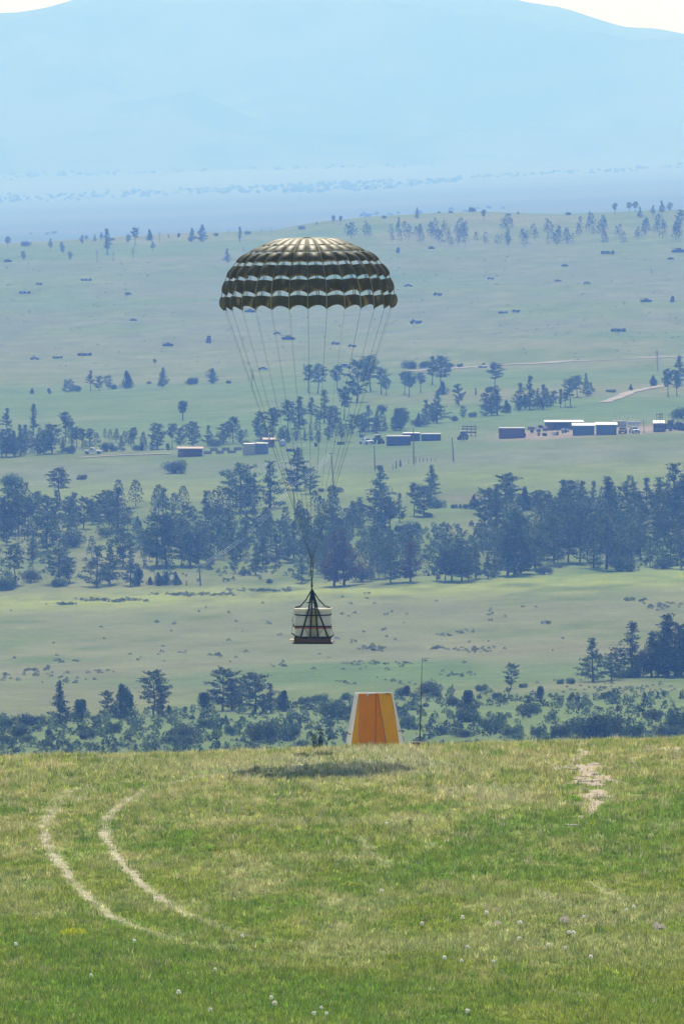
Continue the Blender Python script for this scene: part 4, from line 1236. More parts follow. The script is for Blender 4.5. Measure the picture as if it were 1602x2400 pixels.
# burrow mounds
M_dirt = mat('pale_dirt', (0.44, 0.36, 0.26), rough=1.0, var=0.18, scale=9, bump=0.5)
M_holeshade = mat('burrow_shade', (0.03, 0.024, 0.02), rough=1.0, var=0.0)  # shade inside the burrows, put into a dark colour
for X, Y, w_, nm, lab in [(1162, 2172, 0.22, 1, 'pale dirt burrow mound with one dark hole in the grass'), (1319, 2166, 0.29, 2, 'wider pale dirt burrow mound with two dark holes in the grass'),
                          (1540, 2178, 0.26, 0, 'low broken dirt mound in the grass with a dark hollow')]:
    p = hit(X, Y, True)
    t = thing('burrow_mound', lab, 'mound', (p[0], p[1], p[2] - 0.02))
    g = MB()
    rr_ = np.random.default_rng(int(X))
    vs, fs = [], []
    nr_, na_ = 8, 24
    for j in range(nr_ + 1):
        for i in range(na_):
            a = 2 * math.pi * i / na_
            q_ = j / nr_
            z_ = 0.035 * (1 - q_ ** 1.6) * (0.85 + 0.15 * math.sin(3 * a + X)) + rr_.normal(0, 0.008)
            vs.append((w_ * 0.55 * q_ * math.cos(a) * (1 + 0.22 * math.sin(2 * a + X) + 0.18 * math.sin(4 * a + 1)), (3.0 * w_ * 0.5 * q_ * math.sin(a)) * (1 + 0.25 * math.sin(3 * a + X) + 0.15 * math.sin(5 * a)), z_ * (0.6 if nm == 0 else 1)))
    for j in range(nr_):
        for i in range(na_):
            fs.append((j * na_ + i, (j + 1) * na_ + i, (j + 1) * na_ + (i + 1) % na_, j * na_ + (i + 1) % na_))
    ob('mound', g.add(vs, fs).mesh('mound', M_dirt, smooth=True), t)
    for k in range(max(nm, 1)):
        xx = (k - (nm - 1) / 2) * 0.13 if nm else 0.05
        ob('hole_shade_disc', MB().lathe([(0.050, 0), (0.056, 0.014), (0.03, 0.02), (0.008, 0.0)], 12).mesh('hole_shade_disc', M_holeshade), t, (xx, -0.2 * w_, 0.038 if nm else 0.025))  # dark disc on the mound in place of a real opening
        t.children[-1].rotation_euler = (R(30), 0, 0)
# bright weeds
def weed_clump(name, lab, cat, X, Y, wx, hz_, col, seed, n=500, sz=0.035):
    p = hit(X, Y, True)
    r = np.random.default_rng(seed)
    t = thing(name, lab, cat, tuple(p))
    c = r.normal(size=(n, 3))
    c /= np.linalg.norm(c, axis=1)[:, None]
    c *= r.uniform(0.3, 1, n)[:, None] ** 0.5
    c[:, 2] = np.abs(c[:, 2])
    c = c * np.array([wx, wx, hz_])
    st = MB()
    for k in range(12):
        a = r.uniform(0, 6.28)
        st.tube([(0, 0, -0.02), (wx * 0.6 * math.cos(a), wx * 0.6 * math.sin(a), hz_ * 0.8)], [0.005, 0.002], 4)
    ob('stem', st.mesh('stem', M_stem), t)
    ob('foliage', npmesh('foliage', tris_at(c, sz, r, 1.6, 0.4), tri_idx(n), mat(cat.replace(' ', '_') + '_leaf' + str(seed), col, var=0.0, island=0.35, trans=0.5)), t)
weed_clump('yellow_weed', 'yellow flowering weed patch in the green grass below the wheel ruts', 'weed', 172, 2196, 0.42, 0.22, (0.52, 0.55, 0.04), 11, 900, 0.03)
weed_clump('leafy_weed', 'bright green leafy weed clump in the middle of the straw coloured grass', 'weed', 490, 1994, 0.28, 0.16, (0.34, 0.50, 0.05), 12)
weed_clump('leafy_weed', 'bright green tuft by the bottom end of the bare earth patch', 'weed', 1340, 1880, 0.30, 0.2, (0.32, 0.48, 0.05), 13)
weed_clump('leafy_weed', 'low yellow green weed beside the faint straw streak', 'weed', 820, 2078, 0.3, 0.12, (0.42, 0.48, 0.05), 14)
# flat stones of the worn ledge, parts of the ground
M_stone = mat('pale_sandstone', (0.42, 0.34, 0.25), rough=0.95, var=0.15, scale=7, bump=0.4, objr=0.08)
sr = np.random.default_rng(17)
for X, Y, w_, dpt in [(1345, 1812, 1.0, 1.1), (1382, 1827, 1.5, 1.3), (1395, 1831, 0.8, 1.0), (1345, 1829, .9, 1.0), (1392, 1852, 1.1, 1.5), (1370, 1851, .6, .9), (1410, 1878, .7, .8), (1398, 1872, .5, .6), (1420, 1889, .8, .6),
                    (1328, 1800, .5, .7), (1380, 1800, .6, .8), (1408, 1818, .5, .7), (1360, 1790, .7, .9), (1372, 1775, .5, .7), (1365, 1762, .4, .7), (1322, 1937, .8, .6), (1448, 1903, .5, .5), (1530, 1754, 1.2, 1.6), (1552, 1763, .9, 1.2),
                    (1505, 1812, .9, .9), (1480, 1795, .6, .8), (1362, 1840, .5, .6), (1520, 1836, .7, .7), (1405, 1862, .5, .5)]:
    w_, dpt = w_ * sr.uniform(0.3, 0.7), dpt * sr.uniform(0.4, 0.8)
    p = hit(X + sr.normal(0, 14), Y + sr.normal(0, 8), True)
    na_ = int(sr.integers(8, 12))
    g = MB()
    a0 = sr.uniform(0, 6)
    rim = [(w_ * 0.5 * sr.uniform(0.6, 1.15) * math.cos(a0 + 6.283 * i / na_), dpt * 0.5 * sr.uniform(0.6, 1.15) * math.sin(a0 + 6.283 * i / na_)) for i in range(na_)]
    vs = [(x, y, -0.1) for x, y in rim] + [(x, y, sr.uniform(0.0, 0.02)) for x, y in rim] + [(x * 0.85, y * 0.85, 0.032 + sr.uniform(-0.01, 0.01)) for x, y in rim]
    fs = [(i, (i + 1) % na_, na_ + (i + 1) % na_, na_ + i) for i in range(na_)] + [(na_ + i, na_ + (i + 1) % na_, 2 * na_ + (i + 1) % na_, 2 * na_ + i) for i in range(na_)] + [tuple(range(2 * na_, 3 * na_))]
    ob('stone', g.add(vs, fs).mesh('stone', M_stone), ground, tuple(p))

# ------------------------------------------------------------------ roads on the far slope
M_road = mat('pale_dirt_road', (0.36, 0.32, 0.26), rough=1.0, var=0.3, scale=0.12, spec=0.0)
def road(P, wd, name='dirt_road', lift=0.18):
    P = smooth_poly(np.array(P), 14)
    g = MB()
    vs = []
    for i, p in enumerate(P):
        t = P[min(i + 1, len(P) - 1)] - P[max(i - 1, 0)]
        t /= np.linalg.norm(t)
        nrm = np.array([-t[1], t[0]])
        wv = wd * (0.75 + 0.5 * random.random())
        for k in (-0.5, -0.17, 0.17, 0.5):
            q_ = p + nrm * wv * k
            vs.append((q_[0], q_[1], float(height(q_[0], q_[1])) + lift))
    fs = [(i * 4 + k, i * 4 + k + 1, i * 4 + 5 + k, i * 4 + 4 + k) for i in range(len(P) - 1) for k in range(3)]
    ob(name, g.add(vs, fs).mesh(name, M_road), kind='structure')
road(px_line([(960, 870), (1045, 865), (1150, 857), (1280, 851), (1400, 845), (1500, 840), (1602, 836), (1680, 832)]), 7)
road(px_line([(1415, 944), (1440, 935), (1470, 922), (1510, 912), (1555, 905), (1590, 903)]), 3.5, 'dirt_track')
road(px_line([(190, 1073), (262, 1069), (330, 1066), (400, 1064)]), 3, 'dirt_track')
# ------------------------------------------------------------------ container yard
def paint(name, col, rough=0.65, var=0.14):
    return mat(name, col, rough=rough, var=var, scale=1.5, spec=0.3)
M_maroon = paint('maroon_paint', (0.14, 0.045, 0.045))
M_navy = paint('navy_paint', (0.040, 0.055, 0.085))
M_steelblue = paint('slate_blue_paint', (0.085, 0.115, 0.165))
M_beige = paint('beige_paint', (0.50, 0.42, 0.30))
M_grey = paint('grey_paint', (0.20, 0.21, 0.22))
M_white = paint('white_paint', (0.78, 0.77, 0.74))
M_paleroof = paint('pale_roof', (0.62, 0.60, 0.58))
M_greyroof = paint('grey_roof', (0.34, 0.34, 0.36))
M_rustroof = paint('rust_roof', (0.30, 0.17, 0.12), var=0.25)
M_darkwood = paint('dark_boards', (0.11, 0.07, 0.055), var=0.25)
M_tyre = mat('tyre_rubber', (0.02, 0.02, 0.02), rough=0.9, var=0.0)
M_glass = mat('dark_window', (0.02, 0.025, 0.03), rough=0.15, var=0.0, spec=0.6)
M_olive = paint('olive_drab_paint', (0.055, 0.058, 0.036), var=0.2)
M_burnt = paint('burnt_steel', (0.055, 0.042, 0.036), var=0.25)
M_wood = mat('grey_timber', (0.16, 0.125, 0.095), rough=0.95, var=0.2, scale=4)
M_wire = mat('bright_wire', (0.75, 0.75, 0.76), rough=0.35, metal=0.7, var=0.0)

def spot(X, Y):
    p = hit(X, Y)
    return p, F / p[1]

def container(label, X0, X1, yt, yb, m, rm, rz=0.0, depth=2.45, overhang=0.0, group=None):
    p, s = spot((X0 + X1) / 2, yb)
    L, H = (X1 - X0) / s, (yb - yt) / s
    t = thing('shipping_container', label, 'container', (p[0], p[1] + depth * 0.5, p[2] - 0.05), rz, group)
    g = MB()
    nrib = max(6, int(L / 0.28))
    for sgn in (-1, 1):
        poly = []
        for i in range(nrib * 2 + 1):
            poly.append((-L / 2 + L * i / (nrib * 2), sgn * (depth / 2 - (0.0 if i % 2 else 0.05))))
        vs = [(x, y, 0.12) for x, y in poly] + [(x, y, H) for x, y in poly]
        n_ = len(poly)
        g.add(vs, [(i, i + 1, n_ + i + 1, n_ + i) for i in range(n_ - 1)])
    g.box((0, 0, H / 2 + 0.05), (L - 0.04, depth - 0.16, H - 0.12))
    ob('side_wall', g.mesh('side_wall', m), t)
    fr = MB()
    for sx_ in (-1, 1):
        for sy_ in (-1, 1):
            fr.box((sx_ * (L / 2 - 0.05), sy_ * (depth / 2 - 0.04), H / 2), (0.14, 0.14, H))
    for sy_ in (-1, 1):
        fr.box((0, sy_ * (depth / 2 - 0.03), 0.1), (L - 0.2, 0.12, 0.16))
    ob('corner_frame', fr.mesh('corner_frame', m), t)
    if overhang > 0.2:
        g = MB().prism([(-depth / 2 - 0.3, H + 0.03), (depth / 2 + 0.2, H + 0.03), (depth / 2 + 0.2, H + 0.75), (-depth / 2 - 0.3, H + 0.16)], -L / 2 - overhang, L / 2 + overhang)
        g.v = [(y, x, z) for x, y, z in g.v]
        g.f = [tuple(reversed(q_)) for q_ in g.f]
        ob('roof', g.mesh('roof', rm), t)
    else:
        ob('roof', MB().box((0, 0, H + 0.07), (L + 0.1, depth + 0.1, 0.10), rx=R(3)).mesh('roof', rm), t)
    for sy_ in (-1, 1):
        d_ = ob('door', MB().box((-L / 2 - 0.015, sy_ * depth * 0.23, H / 2 + 0.06), (0.05, depth * 0.43, H - 0.3)).mesh('door', m), t)
        ob('lock_bar', MB().tube([(-L / 2 - 0.06, sy_ * depth * 0.18, 0.25), (-L / 2 - 0.06, sy_ * depth * 0.18, H - 0.2)], 0.03, 5).mesh('lock_bar', M_steel), d_)
    return t
container('maroon shipping container with a pale roof beside the junk heap', 1169, 1228, 1003, 1027, M_maroon, M_greyroof, R(4), overhang=0.1)
container('slate blue container under a bright white roof, next to the junk heap', 1342, 1391, 998, 1020, M_steelblue, M_white, R(1), overhang=0.35)
container('slate blue container under a white roof, beside the dark parked jeep', 1397, 1443, 996, 1019, M_steelblue, M_white, R(1), overhang=0.3)
container('front most dark navy container in the row of dark containers', 906, 961, 1022, 1044, M_navy, M_greyroof, R(4))
container('dark container half hidden behind the front navy container', 944, 983, 1015, 1034, M_navy, M_paleroof, R(2))
container('dark low container standing behind the tall pole', 987, 1032, 1017, 1033, M_navy, M_greyroof, R(1))
container('beige container with cream roof beside a grey container', 571, 597, 1040, 1066, M_beige, M_paleroof, R(-12))
container('grey container with pale roof beside the beige container', 600, 627, 1039, 1064, M_grey, M_paleroof, R(-8))

def shed(label, X0, X1, yt, yb, m, rm, open_=None, rz=0, name='shed', back=2.0):
    p, s = spot((X0 + X1) / 2, yb)
    L, H = (X1 - X0) / s, (yb - yt) / s
    t = thing(name, label, 'shed', (p[0], p[1] + back, p[2] - 0.05), rz)
    D_ = 4.0
    ob('back_wall', MB().box((0, D_ / 2, H * 0.45), (L, 0.12, H * 0.9)).mesh('back_wall', m), t)
    for sx_ in (-1, 1):
        ob('end_wall', MB().box((sx_ * (L / 2 - 0.06), 0, H * 0.43), (0.12, D_ - 0.14, H * 0.86)).mesh('end_wall', m), t)
    nb_ = 5
    for i in range(nb_):
        if open_ and open_[0] <= i <= open_[1]:
            continue
        ob('front_board', MB().box((-L / 2 + L * (i + 0.5) / nb_, -D_ / 2, H * 0.42), (L / nb_ - 0.06, 0.1, H * 0.84)).mesh('front_board', m), t)
    for i in range(nb_ + 1):
        ob('post', MB().box((-L / 2 + 0.1 + (L - 0.2) * i / nb_, -D_ / 2 - 0.09, H * 0.43), (0.13, 0.13, H * 0.86)).mesh('post', m), t)
    ob('roof', MB().box((0, -0.1, H * 0.93), (L + 0.5, D_ + 0.9, 0.14), rx=R(4)).mesh('roof', rm), t)
    return t
shed('long brown shed with pale roof and open bay behind the white roofed containers', 1277, 1365, 986, 1008, M_darkwood, M_paleroof, (1, 2), R(2), back=4)
shed('rusty open fronted shed beside the lone round juniper', 417, 474, 1048, 1070, M_rustroof, M_rustroof, (1, 4), R(-1))
t = shed('small rust red hut behind the grey container', 617, 642, 1028, 1050, M_rustroof, M_rustroof, None, 0, 'hut', 6)
p, s = spot(627, 1050)
ob('chimney', MB().lathe([(0.16, 0), (0.16, 1.5), (0.22, 1.55), (0.22, 1.75), (0.1, 1.8)], 8, (0, 0, 2.0)).mesh('chimney', M_white), t)

# white tank
p, s = spot(662, 1046)
t = thing('water_tank', 'white upright tank behind the red flatbed trailer', 'tank', tuple(p))
ob('tank_shell', MB().lathe([(0.7, 0.3), (0.75, 0.35), (0.75, 1.35), (0.6, 1.6), (0.2, 1.72)], 18).mesh('tank_shell', paint('pale_tank', (0.55, 0.60, 0.66)), smooth=True), t)
ob('tank_stand', MB().box((0, 0, 0.15), (1.3, 1.3, 0.3)).mesh('tank_stand', M_grey), t)
ob('hatch', MB().lathe([(0.22, 0), (0.22, 0.12), (0.12, 0.16)], 10, (0, 0, 1.7)).mesh('hatch', M_white), t)

def wheels(t, spots_, r_, wd=0.25):
    me = MB().wheel((0, 0, 0), r_, wd).mesh('wheel', M_tyre)
    hub = MB().wheel((0, 0, 0), r_ * 0.5, wd + 0.03, 10).mesh('hub', M_grey)
    for q_ in spots_:
        o = ob('wheel', me, t, q_)
        ob('hub', hub, o)

def flatbed(label, X, Y, L, rz, m, name='flatbed_trailer'):
    p, s = spot(X, Y)
    t = thing(name, label, 'trailer', tuple(p), rz)
    ob('deck', MB().box((0, 0, 0.75), (2.1, L, 0.14)).mesh('deck', m), t)
    ob('drawbar', MB().tube([(-0.5, -L / 2, 0.7), (0, -L / 2 - 1.1, 0.6), (0.5, -L / 2, 0.7)], 0.06, 5).mesh('drawbar', m), t)
    for k in range(5):
        ob('stake', MB().box((1.0, -L / 2 + 0.2 + k * (L - 0.4) / 4, 1.05), (0.08, 0.08, 0.5)).mesh('stake', m), t)
    wheels(t, [(sx_ * 0.95, q_, 0.42) for sx_ in (-1, 1) for q_ in (-0.5, 0.5)], 0.42)
flatbed('rust red flatbed trailer on the grass behind a pine top', 680, 1058, 3.2, R(80), M_rustroof)
flatbed('low dark trailer parked left of the tractor', 798, 1042, 3.6, R(86), M_burnt)

def pickup(label, X, Y, rz, m, name='pickup_truck', cat='truck'):
    p, s = spot(X, Y)
    t = thing(name, label, cat, tuple(p), rz)
    b = MB()
    b.prism([(-2.5, 0.45), (-2.5, 0.95), (-0.9, 1.02), (-0.35, 1.6), (0.75, 1.62), (0.85, 1.02), (2.45, 1.0), (2.5, 0.45)], -0.9, 0.9)
    b.v = [(y, x, z) for x, y, z in b.v]                    # nose along -y
    ob('body', b.mesh('body', m), t)
    ob('windscreen', MB().add([(-0.72, -0.88, 1.06), (0.72, -0.88, 1.06), (0.64, -0.42, 1.56), (-0.64, -0.42, 1.56)], [(0, 1, 2, 3)]).mesh('windscreen', M_glass), t)
    t.children[-1].location = (0, -0.03, 0.03)
    for sx_ in (-1, 1):
        ob('side_window', MB().box((sx_ * 0.905, 0.2, 1.32), (0.02, 0.85, 0.36)).mesh('side_window', M_glass), t)
        ob('headlight', MB().box((sx_ * 0.65, -2.51, 0.78), (0.3, 0.04, 0.17)).mesh('headlight', M_paleroof), t)
    ob('grille', MB().box((0, -2.51, 0.77), (0.85, 0.04, 0.22)).mesh('grille', M_tyre), t)
    ob('bumper', MB().box((0, -2.55, 0.5), (1.85, 0.12, 0.2)).mesh('bumper', M_grey), t)
    wheels(t, [(sx_ * 0.82, q_, 0.38) for sx_ in (-1, 1) for q_ in (-1.6, 1.55)], 0.38)
    return t
pickup('white pickup truck parked facing out in front of the pale railings', 1485, 1015, R(12), M_white)
pickup('dark jeep parked between the white roofed container and the white pickup', 1458, 1016, R(-8), M_olive, 'jeep', 'jeep')
pickup('small white car on the grass left of the dark tractor', 858, 1041, R(30), M_white, 'parked_car', 'car')
pickup('small white vehicle at the edge of the trees on the far left', 218, 1064, R(80), M_white, 'parked_car', 'car')

def tractor(label, X, Y, rz, m, roof):
    p, s = spot(X, Y)
    t = thing('tractor', label, 'tractor', tuple(p), rz)
    ob('hood', MB().box((0, -1.2, 1.1), (0.75, 1.7, 0.75)).mesh('hood', m), t)
    ob('cab', MB().box((0, 0.3, 1.65), (1.3, 1.2, 1.25), taper=0.9).mesh('cab', M_glass), t)
    ob('cab_roof', MB().box((0, 0.3, 2.35), (1.45, 1.45, 0.16)).mesh('cab_roof', roof), t)
    ob('exhaust', MB().tube([(0.3, -0.9, 1.4), (0.3, -0.9, 2.3)], 0.05, 6).mesh('exhaust', M_steel), t)
    for sx_ in (-1, 1):
        ob('fender', MB().box((sx_ * 0.85, 0.5, 1.45), (0.45, 1.1, 0.1)).mesh('fender', m), t)
    wheels(t, [(-0.85, 0.5, 0.75), (0.85, 0.5, 0.75)], 0.75, 0.4)
    wheels(t, [(-0.75, -1.6, 0.45), (0.75, -1.6, 0.45)], 0.45, 0.28)
tractor('dark tractor with pale cab roof left of the dark containers', 886, 1040, R(25), M_navy, M_white)
tractor('dark tractor with white fittings standing before the rusty frame', 1084, 1031, R(-20), M_olive, M_white)
p, s = spot(1098, 1024)
t = thing('rusty_frame', 'rust brown steel loading frame behind the tractor', 'frame', (p[0], p[1] + 3, p[2]))
for sx_ in (-1.6, -0.5, 0.6, 1.8):
    for y_ in (-0.8, 0.8):
        ob('post', MB().box((sx_, y_, 1.4), (0.16, 0.16, 2.8)).mesh('post', M_rust), t)
for z_ in (1.2, 2.0, 2.75):
    ob('rail', MB().box((0.1, -0.9, z_), (3.9, 0.12, 0.2)).mesh('rail', M_rust), t)
    ob('rail', MB().box((0.1, 0.9, z_), (3.9, 0.12, 0.2)).mesh('rail', M_rust), t)
ob('deck', MB().box((0.1, 0, 1.05), (3.6, 1.6, 0.15)).mesh('deck', M_rust), t)

# pale railed platform behind the pickup
p, s = spot(1469, 1003)
t = thing('railed_platform', 'cream platform with white railings behind the parked vehicles', 'platform', (p[0], p[1] + 9, p[2] + 0.2))
Lp = 66 / s
ob('platform_base', MB().box((-Lp * 0.26, 0, 0.7), (Lp * 0.5, 2.4, 1.5)).mesh('platform_base', M_beige), t)
ob('platform_base', MB().box((Lp * 0.26, 0, 0.9), (Lp * 0.44, 2.2, 0.9)).mesh('platform_base', M_paleroof), t)
for k in range(8):
    ob('rail_post', MB().box((-Lp / 2 + Lp * k / 7, -1.25, 1.6), (0.09, 0.09, 3.0)).mesh('rail_post', M_white), t)
for z_ in (2.45, 3.1):
    ob('rail', MB().box((0, -1.25, z_), (Lp, 0.1, 0.1)).mesh('rail', M_white), t)
# lookout hut with a frame on its roof
p, s = spot(1543, 1012)
t = thing('lookout_hut', 'brown hut with white roof and a steel frame tower on top', 'hut', (p[0], p[1] + 1.5, p[2]))
ob('wall', MB().box((0, 0, 1.05), (2.9, 2.6, 2.1)).mesh('wall', M_darkwood), t)
g = MB().prism([(-1.6, 2.12), (1.5, 2.12), (1.5, 2.95), (-1.6, 2.3)], -1.55, 1.55)
g.v = [(y, x, z) for x, y, z in g.v]
g.f = [tuple(reversed(q_)) for q_ in g.f]
ob('roof', g.mesh('roof', M_white), t)
for k in range(3):
    ob('window', MB().box((-0.9 + k * 0.9, -1.31, 1.35), (0.6, 0.05, 0.5)).mesh('window', M_glass), t)
for sx_ in (-0.65, 0.0, 0.35, 0.85):
    ob('frame_post', MB().box((sx_ + 0.1, 0, 3.95), (0.13, 0.13, 2.1)).mesh('frame_post', M_rust), t)
for z_ in (3.7, 4.5):
    ob('frame_rail', MB().box((0.2, -0.06, z_), (1.7, 0.1, 0.12)).mesh('frame_rail', M_rust), t)

# junk heap: separate bits
jr = np.random.default_rng(4)
JM = [M_white, M_grey, M_navy, M_steelblue, M_rust, M_paleroof, M_burnt]
JN = ['white', 'grey', 'dark', 'blue grey', 'rusty', 'pale', 'burnt dark']
for k in range(34):
    X = jr.uniform(1222, 1330)
    Y = 1026 - (X - 1222) * 0.07 - jr.uniform(0, 9)
    if X > 1300 and jr.uniform() < 0.5:
        continue
    p, s = spot(X, Y)
    ci = int(jr.integers(len(JM)))
    m = JM[ci]
    kind = int(jr.integers(3))
    zz = p[2] + (jr.uniform(0.2, 1.5) if (X < 1290 and Y < 1021) else 0)
    if kind == 0:
        t = thing('scrap_drum', JN[ci] + ' scrap drum lying in the junk heap between the containers', 'drum', (p[0], p[1], zz), jr.uniform(0, 6), JN[ci] + ' drums in the junk heap')
        ob('drum_body', MB().lathe([(0.3, 0), (0.31, 0.02), (0.3, 0.3), (0.32, 0.32), (0.3, 0.34), (0.3, 0.9), (0.28, 0.92)], 12).mesh('drum_body', m), t)
        ob('drum_rim', MB().lathe([(0.31, 0.9), (0.32, 0.94), (0.29, 0.95)], 12).mesh('drum_rim', M_grey), t)
    elif kind == 1:
        t = thing('scrap_crate', JN[ci] + ' scrap crate dumped in the junk heap between the containers', 'crate', (p[0], p[1], zz), jr.uniform(0, 6), JN[ci] + ' crates in the junk heap')
        ob('crate_body', MB().box((0, 0, 0.4), (1.0, 0.8, 0.75)).mesh('crate_body', m), t)
        for z_ in (0.12, 0.68):
            ob('crate_batten', MB().box((0, 0, z_), (1.06, 0.86, 0.12)).mesh('crate_batten', M_wood), t)
    else:
        t = thing('tire_pile', 'pile of black scrap tyres in the junk heap between the containers', 'tyres', (p[0], p[1], zz), jr.uniform(0, 6), 'tyre piles in the junk heap')
        for q_ in range(3):
            ob('tyre', MB().lathe([(0.28, 0), (0.45, 0.02), (0.5, 0.12), (0.45, 0.23), (0.28, 0.25), (0.26, 0.12)], 14, (0.03 * q_, 0, q_ * 0.25)).mesh('tyre', M_tyre), t)
# parked machinery at the right edge
for k in range(7):
    X = 1563 + k * 7 + jr.uniform(-2, 2)
    p, s = spot(X, 1008 + jr.uniform(-6, 3))
    t = thing('scrap_machine', 'dark derelict machine parked right of the lookout hut', 'machine', tuple(p), jr.uniform(0, 6), 'derelict machines right of the lookout hut')
    ob('chassis', MB().box((0, 0, 0.8), (1.3, 2.2, 0.5)).mesh('chassis', M_olive), t)
    ob('cab', MB().box((0, -0.4, 1.5), (1.1, 0.9, 1.0), taper=0.85).mesh('cab', M_burnt), t)
    ob('boom', MB().tube([(0.2, 0.3, 1.0), (0.3, 0.9, 2.2), (0.3, 1.6, 2.6 + jr.uniform(-.4, .4))], 0.1, 5).mesh('boom', M_olive), t)
    wheels(t, [(sx_ * 0.65, q_, 0.42) for sx_ in (-1, 1) for q_ in (-0.8, 0.8)], 0.42)
# lumber stacks left of the beige container
for k in range(6):
    X = 487 + k * 14
    p, s = spot(X, 1064 - (X - 484) * 0.03 - (7 if k % 2 else 0))
    t = thing('lumber_stack', 'grey timber stack on the grass between the rusty shed and beige container', 'lumber', tuple(p), R(jr.uniform(-15, 15)), 'timber stacks beside the rusty shed')
    for q_ in range(9):
        ob('plank', MB().box((jr.uniform(-0.1, 0.1), (q_ % 3 - 1) * 0.32, 0.12 + (q_ // 3) * 0.26), (2.0, 0.28, 0.2), rz=jr.uniform(-.06, .06)).mesh('plank', M_wood), t)
p, s = spot(740, 1047)
t = thing('dark_bin', 'small dark upright bin alone on the grass beyond the pine tops', 'bin', tuple(p))
ob('bin_body', MB().box((0, 0, 0.5), (0.8, 0.8, 0.9), taper=1.1).mesh('bin_body', M_navy), t)
ob('bin_lid', MB().box((0, 0, 0.99), (0.95, 0.95, 0.08)).mesh('bin_lid', M_navy), t)

# ------------------------------------------------------------------ poles, posts and wires
def pole(label, Xb, Yb, Xt, Yt, name='utility_pole', r_=0.16, arm=True, group=None, m=None, below=0.6):
    p, s = spot(Xb, Yb)
    top = np.array([(Xt - Xb) / s, 0, (Yb - Yt) / s])
    t = thing(name, label, 'pole', tuple(p), 0, group)
    ob('pole_shaft', MB().tube([-top * below / np.linalg.norm(top), top * 0.5, top], [r_, r_ * 0.85, r_ * 0.6], 8).mesh('pole_shaft', m or M_wood), t)
    if arm:
        ob('cross_arm', MB().box(tuple(top * 0.985), (1.7, 0.12, 0.14), rz=0.5).mesh('cross_arm', M_wood), t)
        for k in (-0.7, 0.0, 0.7):
            ob('insulator', MB().lathe([(0.05, 0), (0.07, 0.06), (0.05, 0.14), (0.03, 0.18)], 6, tuple(top * 0.985 + np.array([k * math.cos(.5), k * math.sin(.5), 0.07]))).mesh('insulator', M_paleroof), t)
    return Vector(p) + Vector(top)
P0 = pole('utility pole behind the big pine, topmost of the line with bright wires', 783, 1162, 775.5, 1061)
P1 = pole('utility pole among the pines, middle of the line with bright wires', 693, 1233, 686.5, 1136)
P2 = pole('short looking utility pole at the field edge below the pines', 470, 1372, 467, 1326)
pole('bare utility pole left of the fence posts, beside the crown of a pine', 878, 1102, 876.5, 1045, arm=False)
pole('tallest bare utility pole, in front of the dark containers', 969, 1088, 968, 1003, arm=False)
pole('bare utility pole right of the dark containers', 1062, 1081, 1058.5, 1025, arm=False)
pole('thin pale flag pole behind the lookout hut yard', 1515, 998, 1515, 941, 'flag_pole', 0.07, False, None, M_white)
pole('thin dark post between the white pickup and the lookout hut', 1508, 1015, 1507, 985, 'yard_post', 0.10, False)
def wire(a, b, sag, label):
    pts = [a.lerp(b, t) - Vector((0, 0, sag * 4 * t * (1 - t))) for t in np.linspace(0, 1, 15)]
    t = ob('power_wire', MB().tube([q_ - a for q_ in pts], 0.020, 4).mesh('power_wire', M_wire), loc=tuple(a), label=label, category='wire', group='bright wires of the power line')
P3 = Vector(hit(430, 1373)) + Vector((0, 0, 0.25))
for k in (-0.7, 0.0, 0.7):
    o_ = Vector((k * math.cos(.5), k * math.sin(.5), 0.1))
    wire(P0 + o_, P1 + o_, 1.0, 'bright wire of the power line between the upper and middle utility poles')
    wire(P1 + o_, P2 + o_, 2.2, 'bright wire of the power line between the middle and lower utility poles')
    wire(P2 + o_, P3 + o_ * 1.0, 0.3, 'bright wire of the power line running down from the lower utility pole')
pole('small dark anchor post where the bright wires reach the field edge', 437, 1373, 437, 1361, 'anchor_post', 0.12, False)
FP = [(920, 1102, 1087, .13), (928, 1098, 1080, .22), (937, 1094, 1078, .26), (939, 1093, 1080, .16), (957, 1088, 1077, .1), (974, 1085, 1070, .12), (983, 1084, 1070, .12), (991, 1083, 1071, .13), (1001, 1082, 1074, .12), (1010, 1081, 1073, .1), (1019, 1080, 1074, .1)]
for X, b_, a_, r_ in FP:
    pole('dark wooden fence post in the short row beside the tallest bare pole', X, b_, X - 0.5, a_, 'fence_post', r_ * 0.8, False, 'fence posts beside the tallest bare pole')

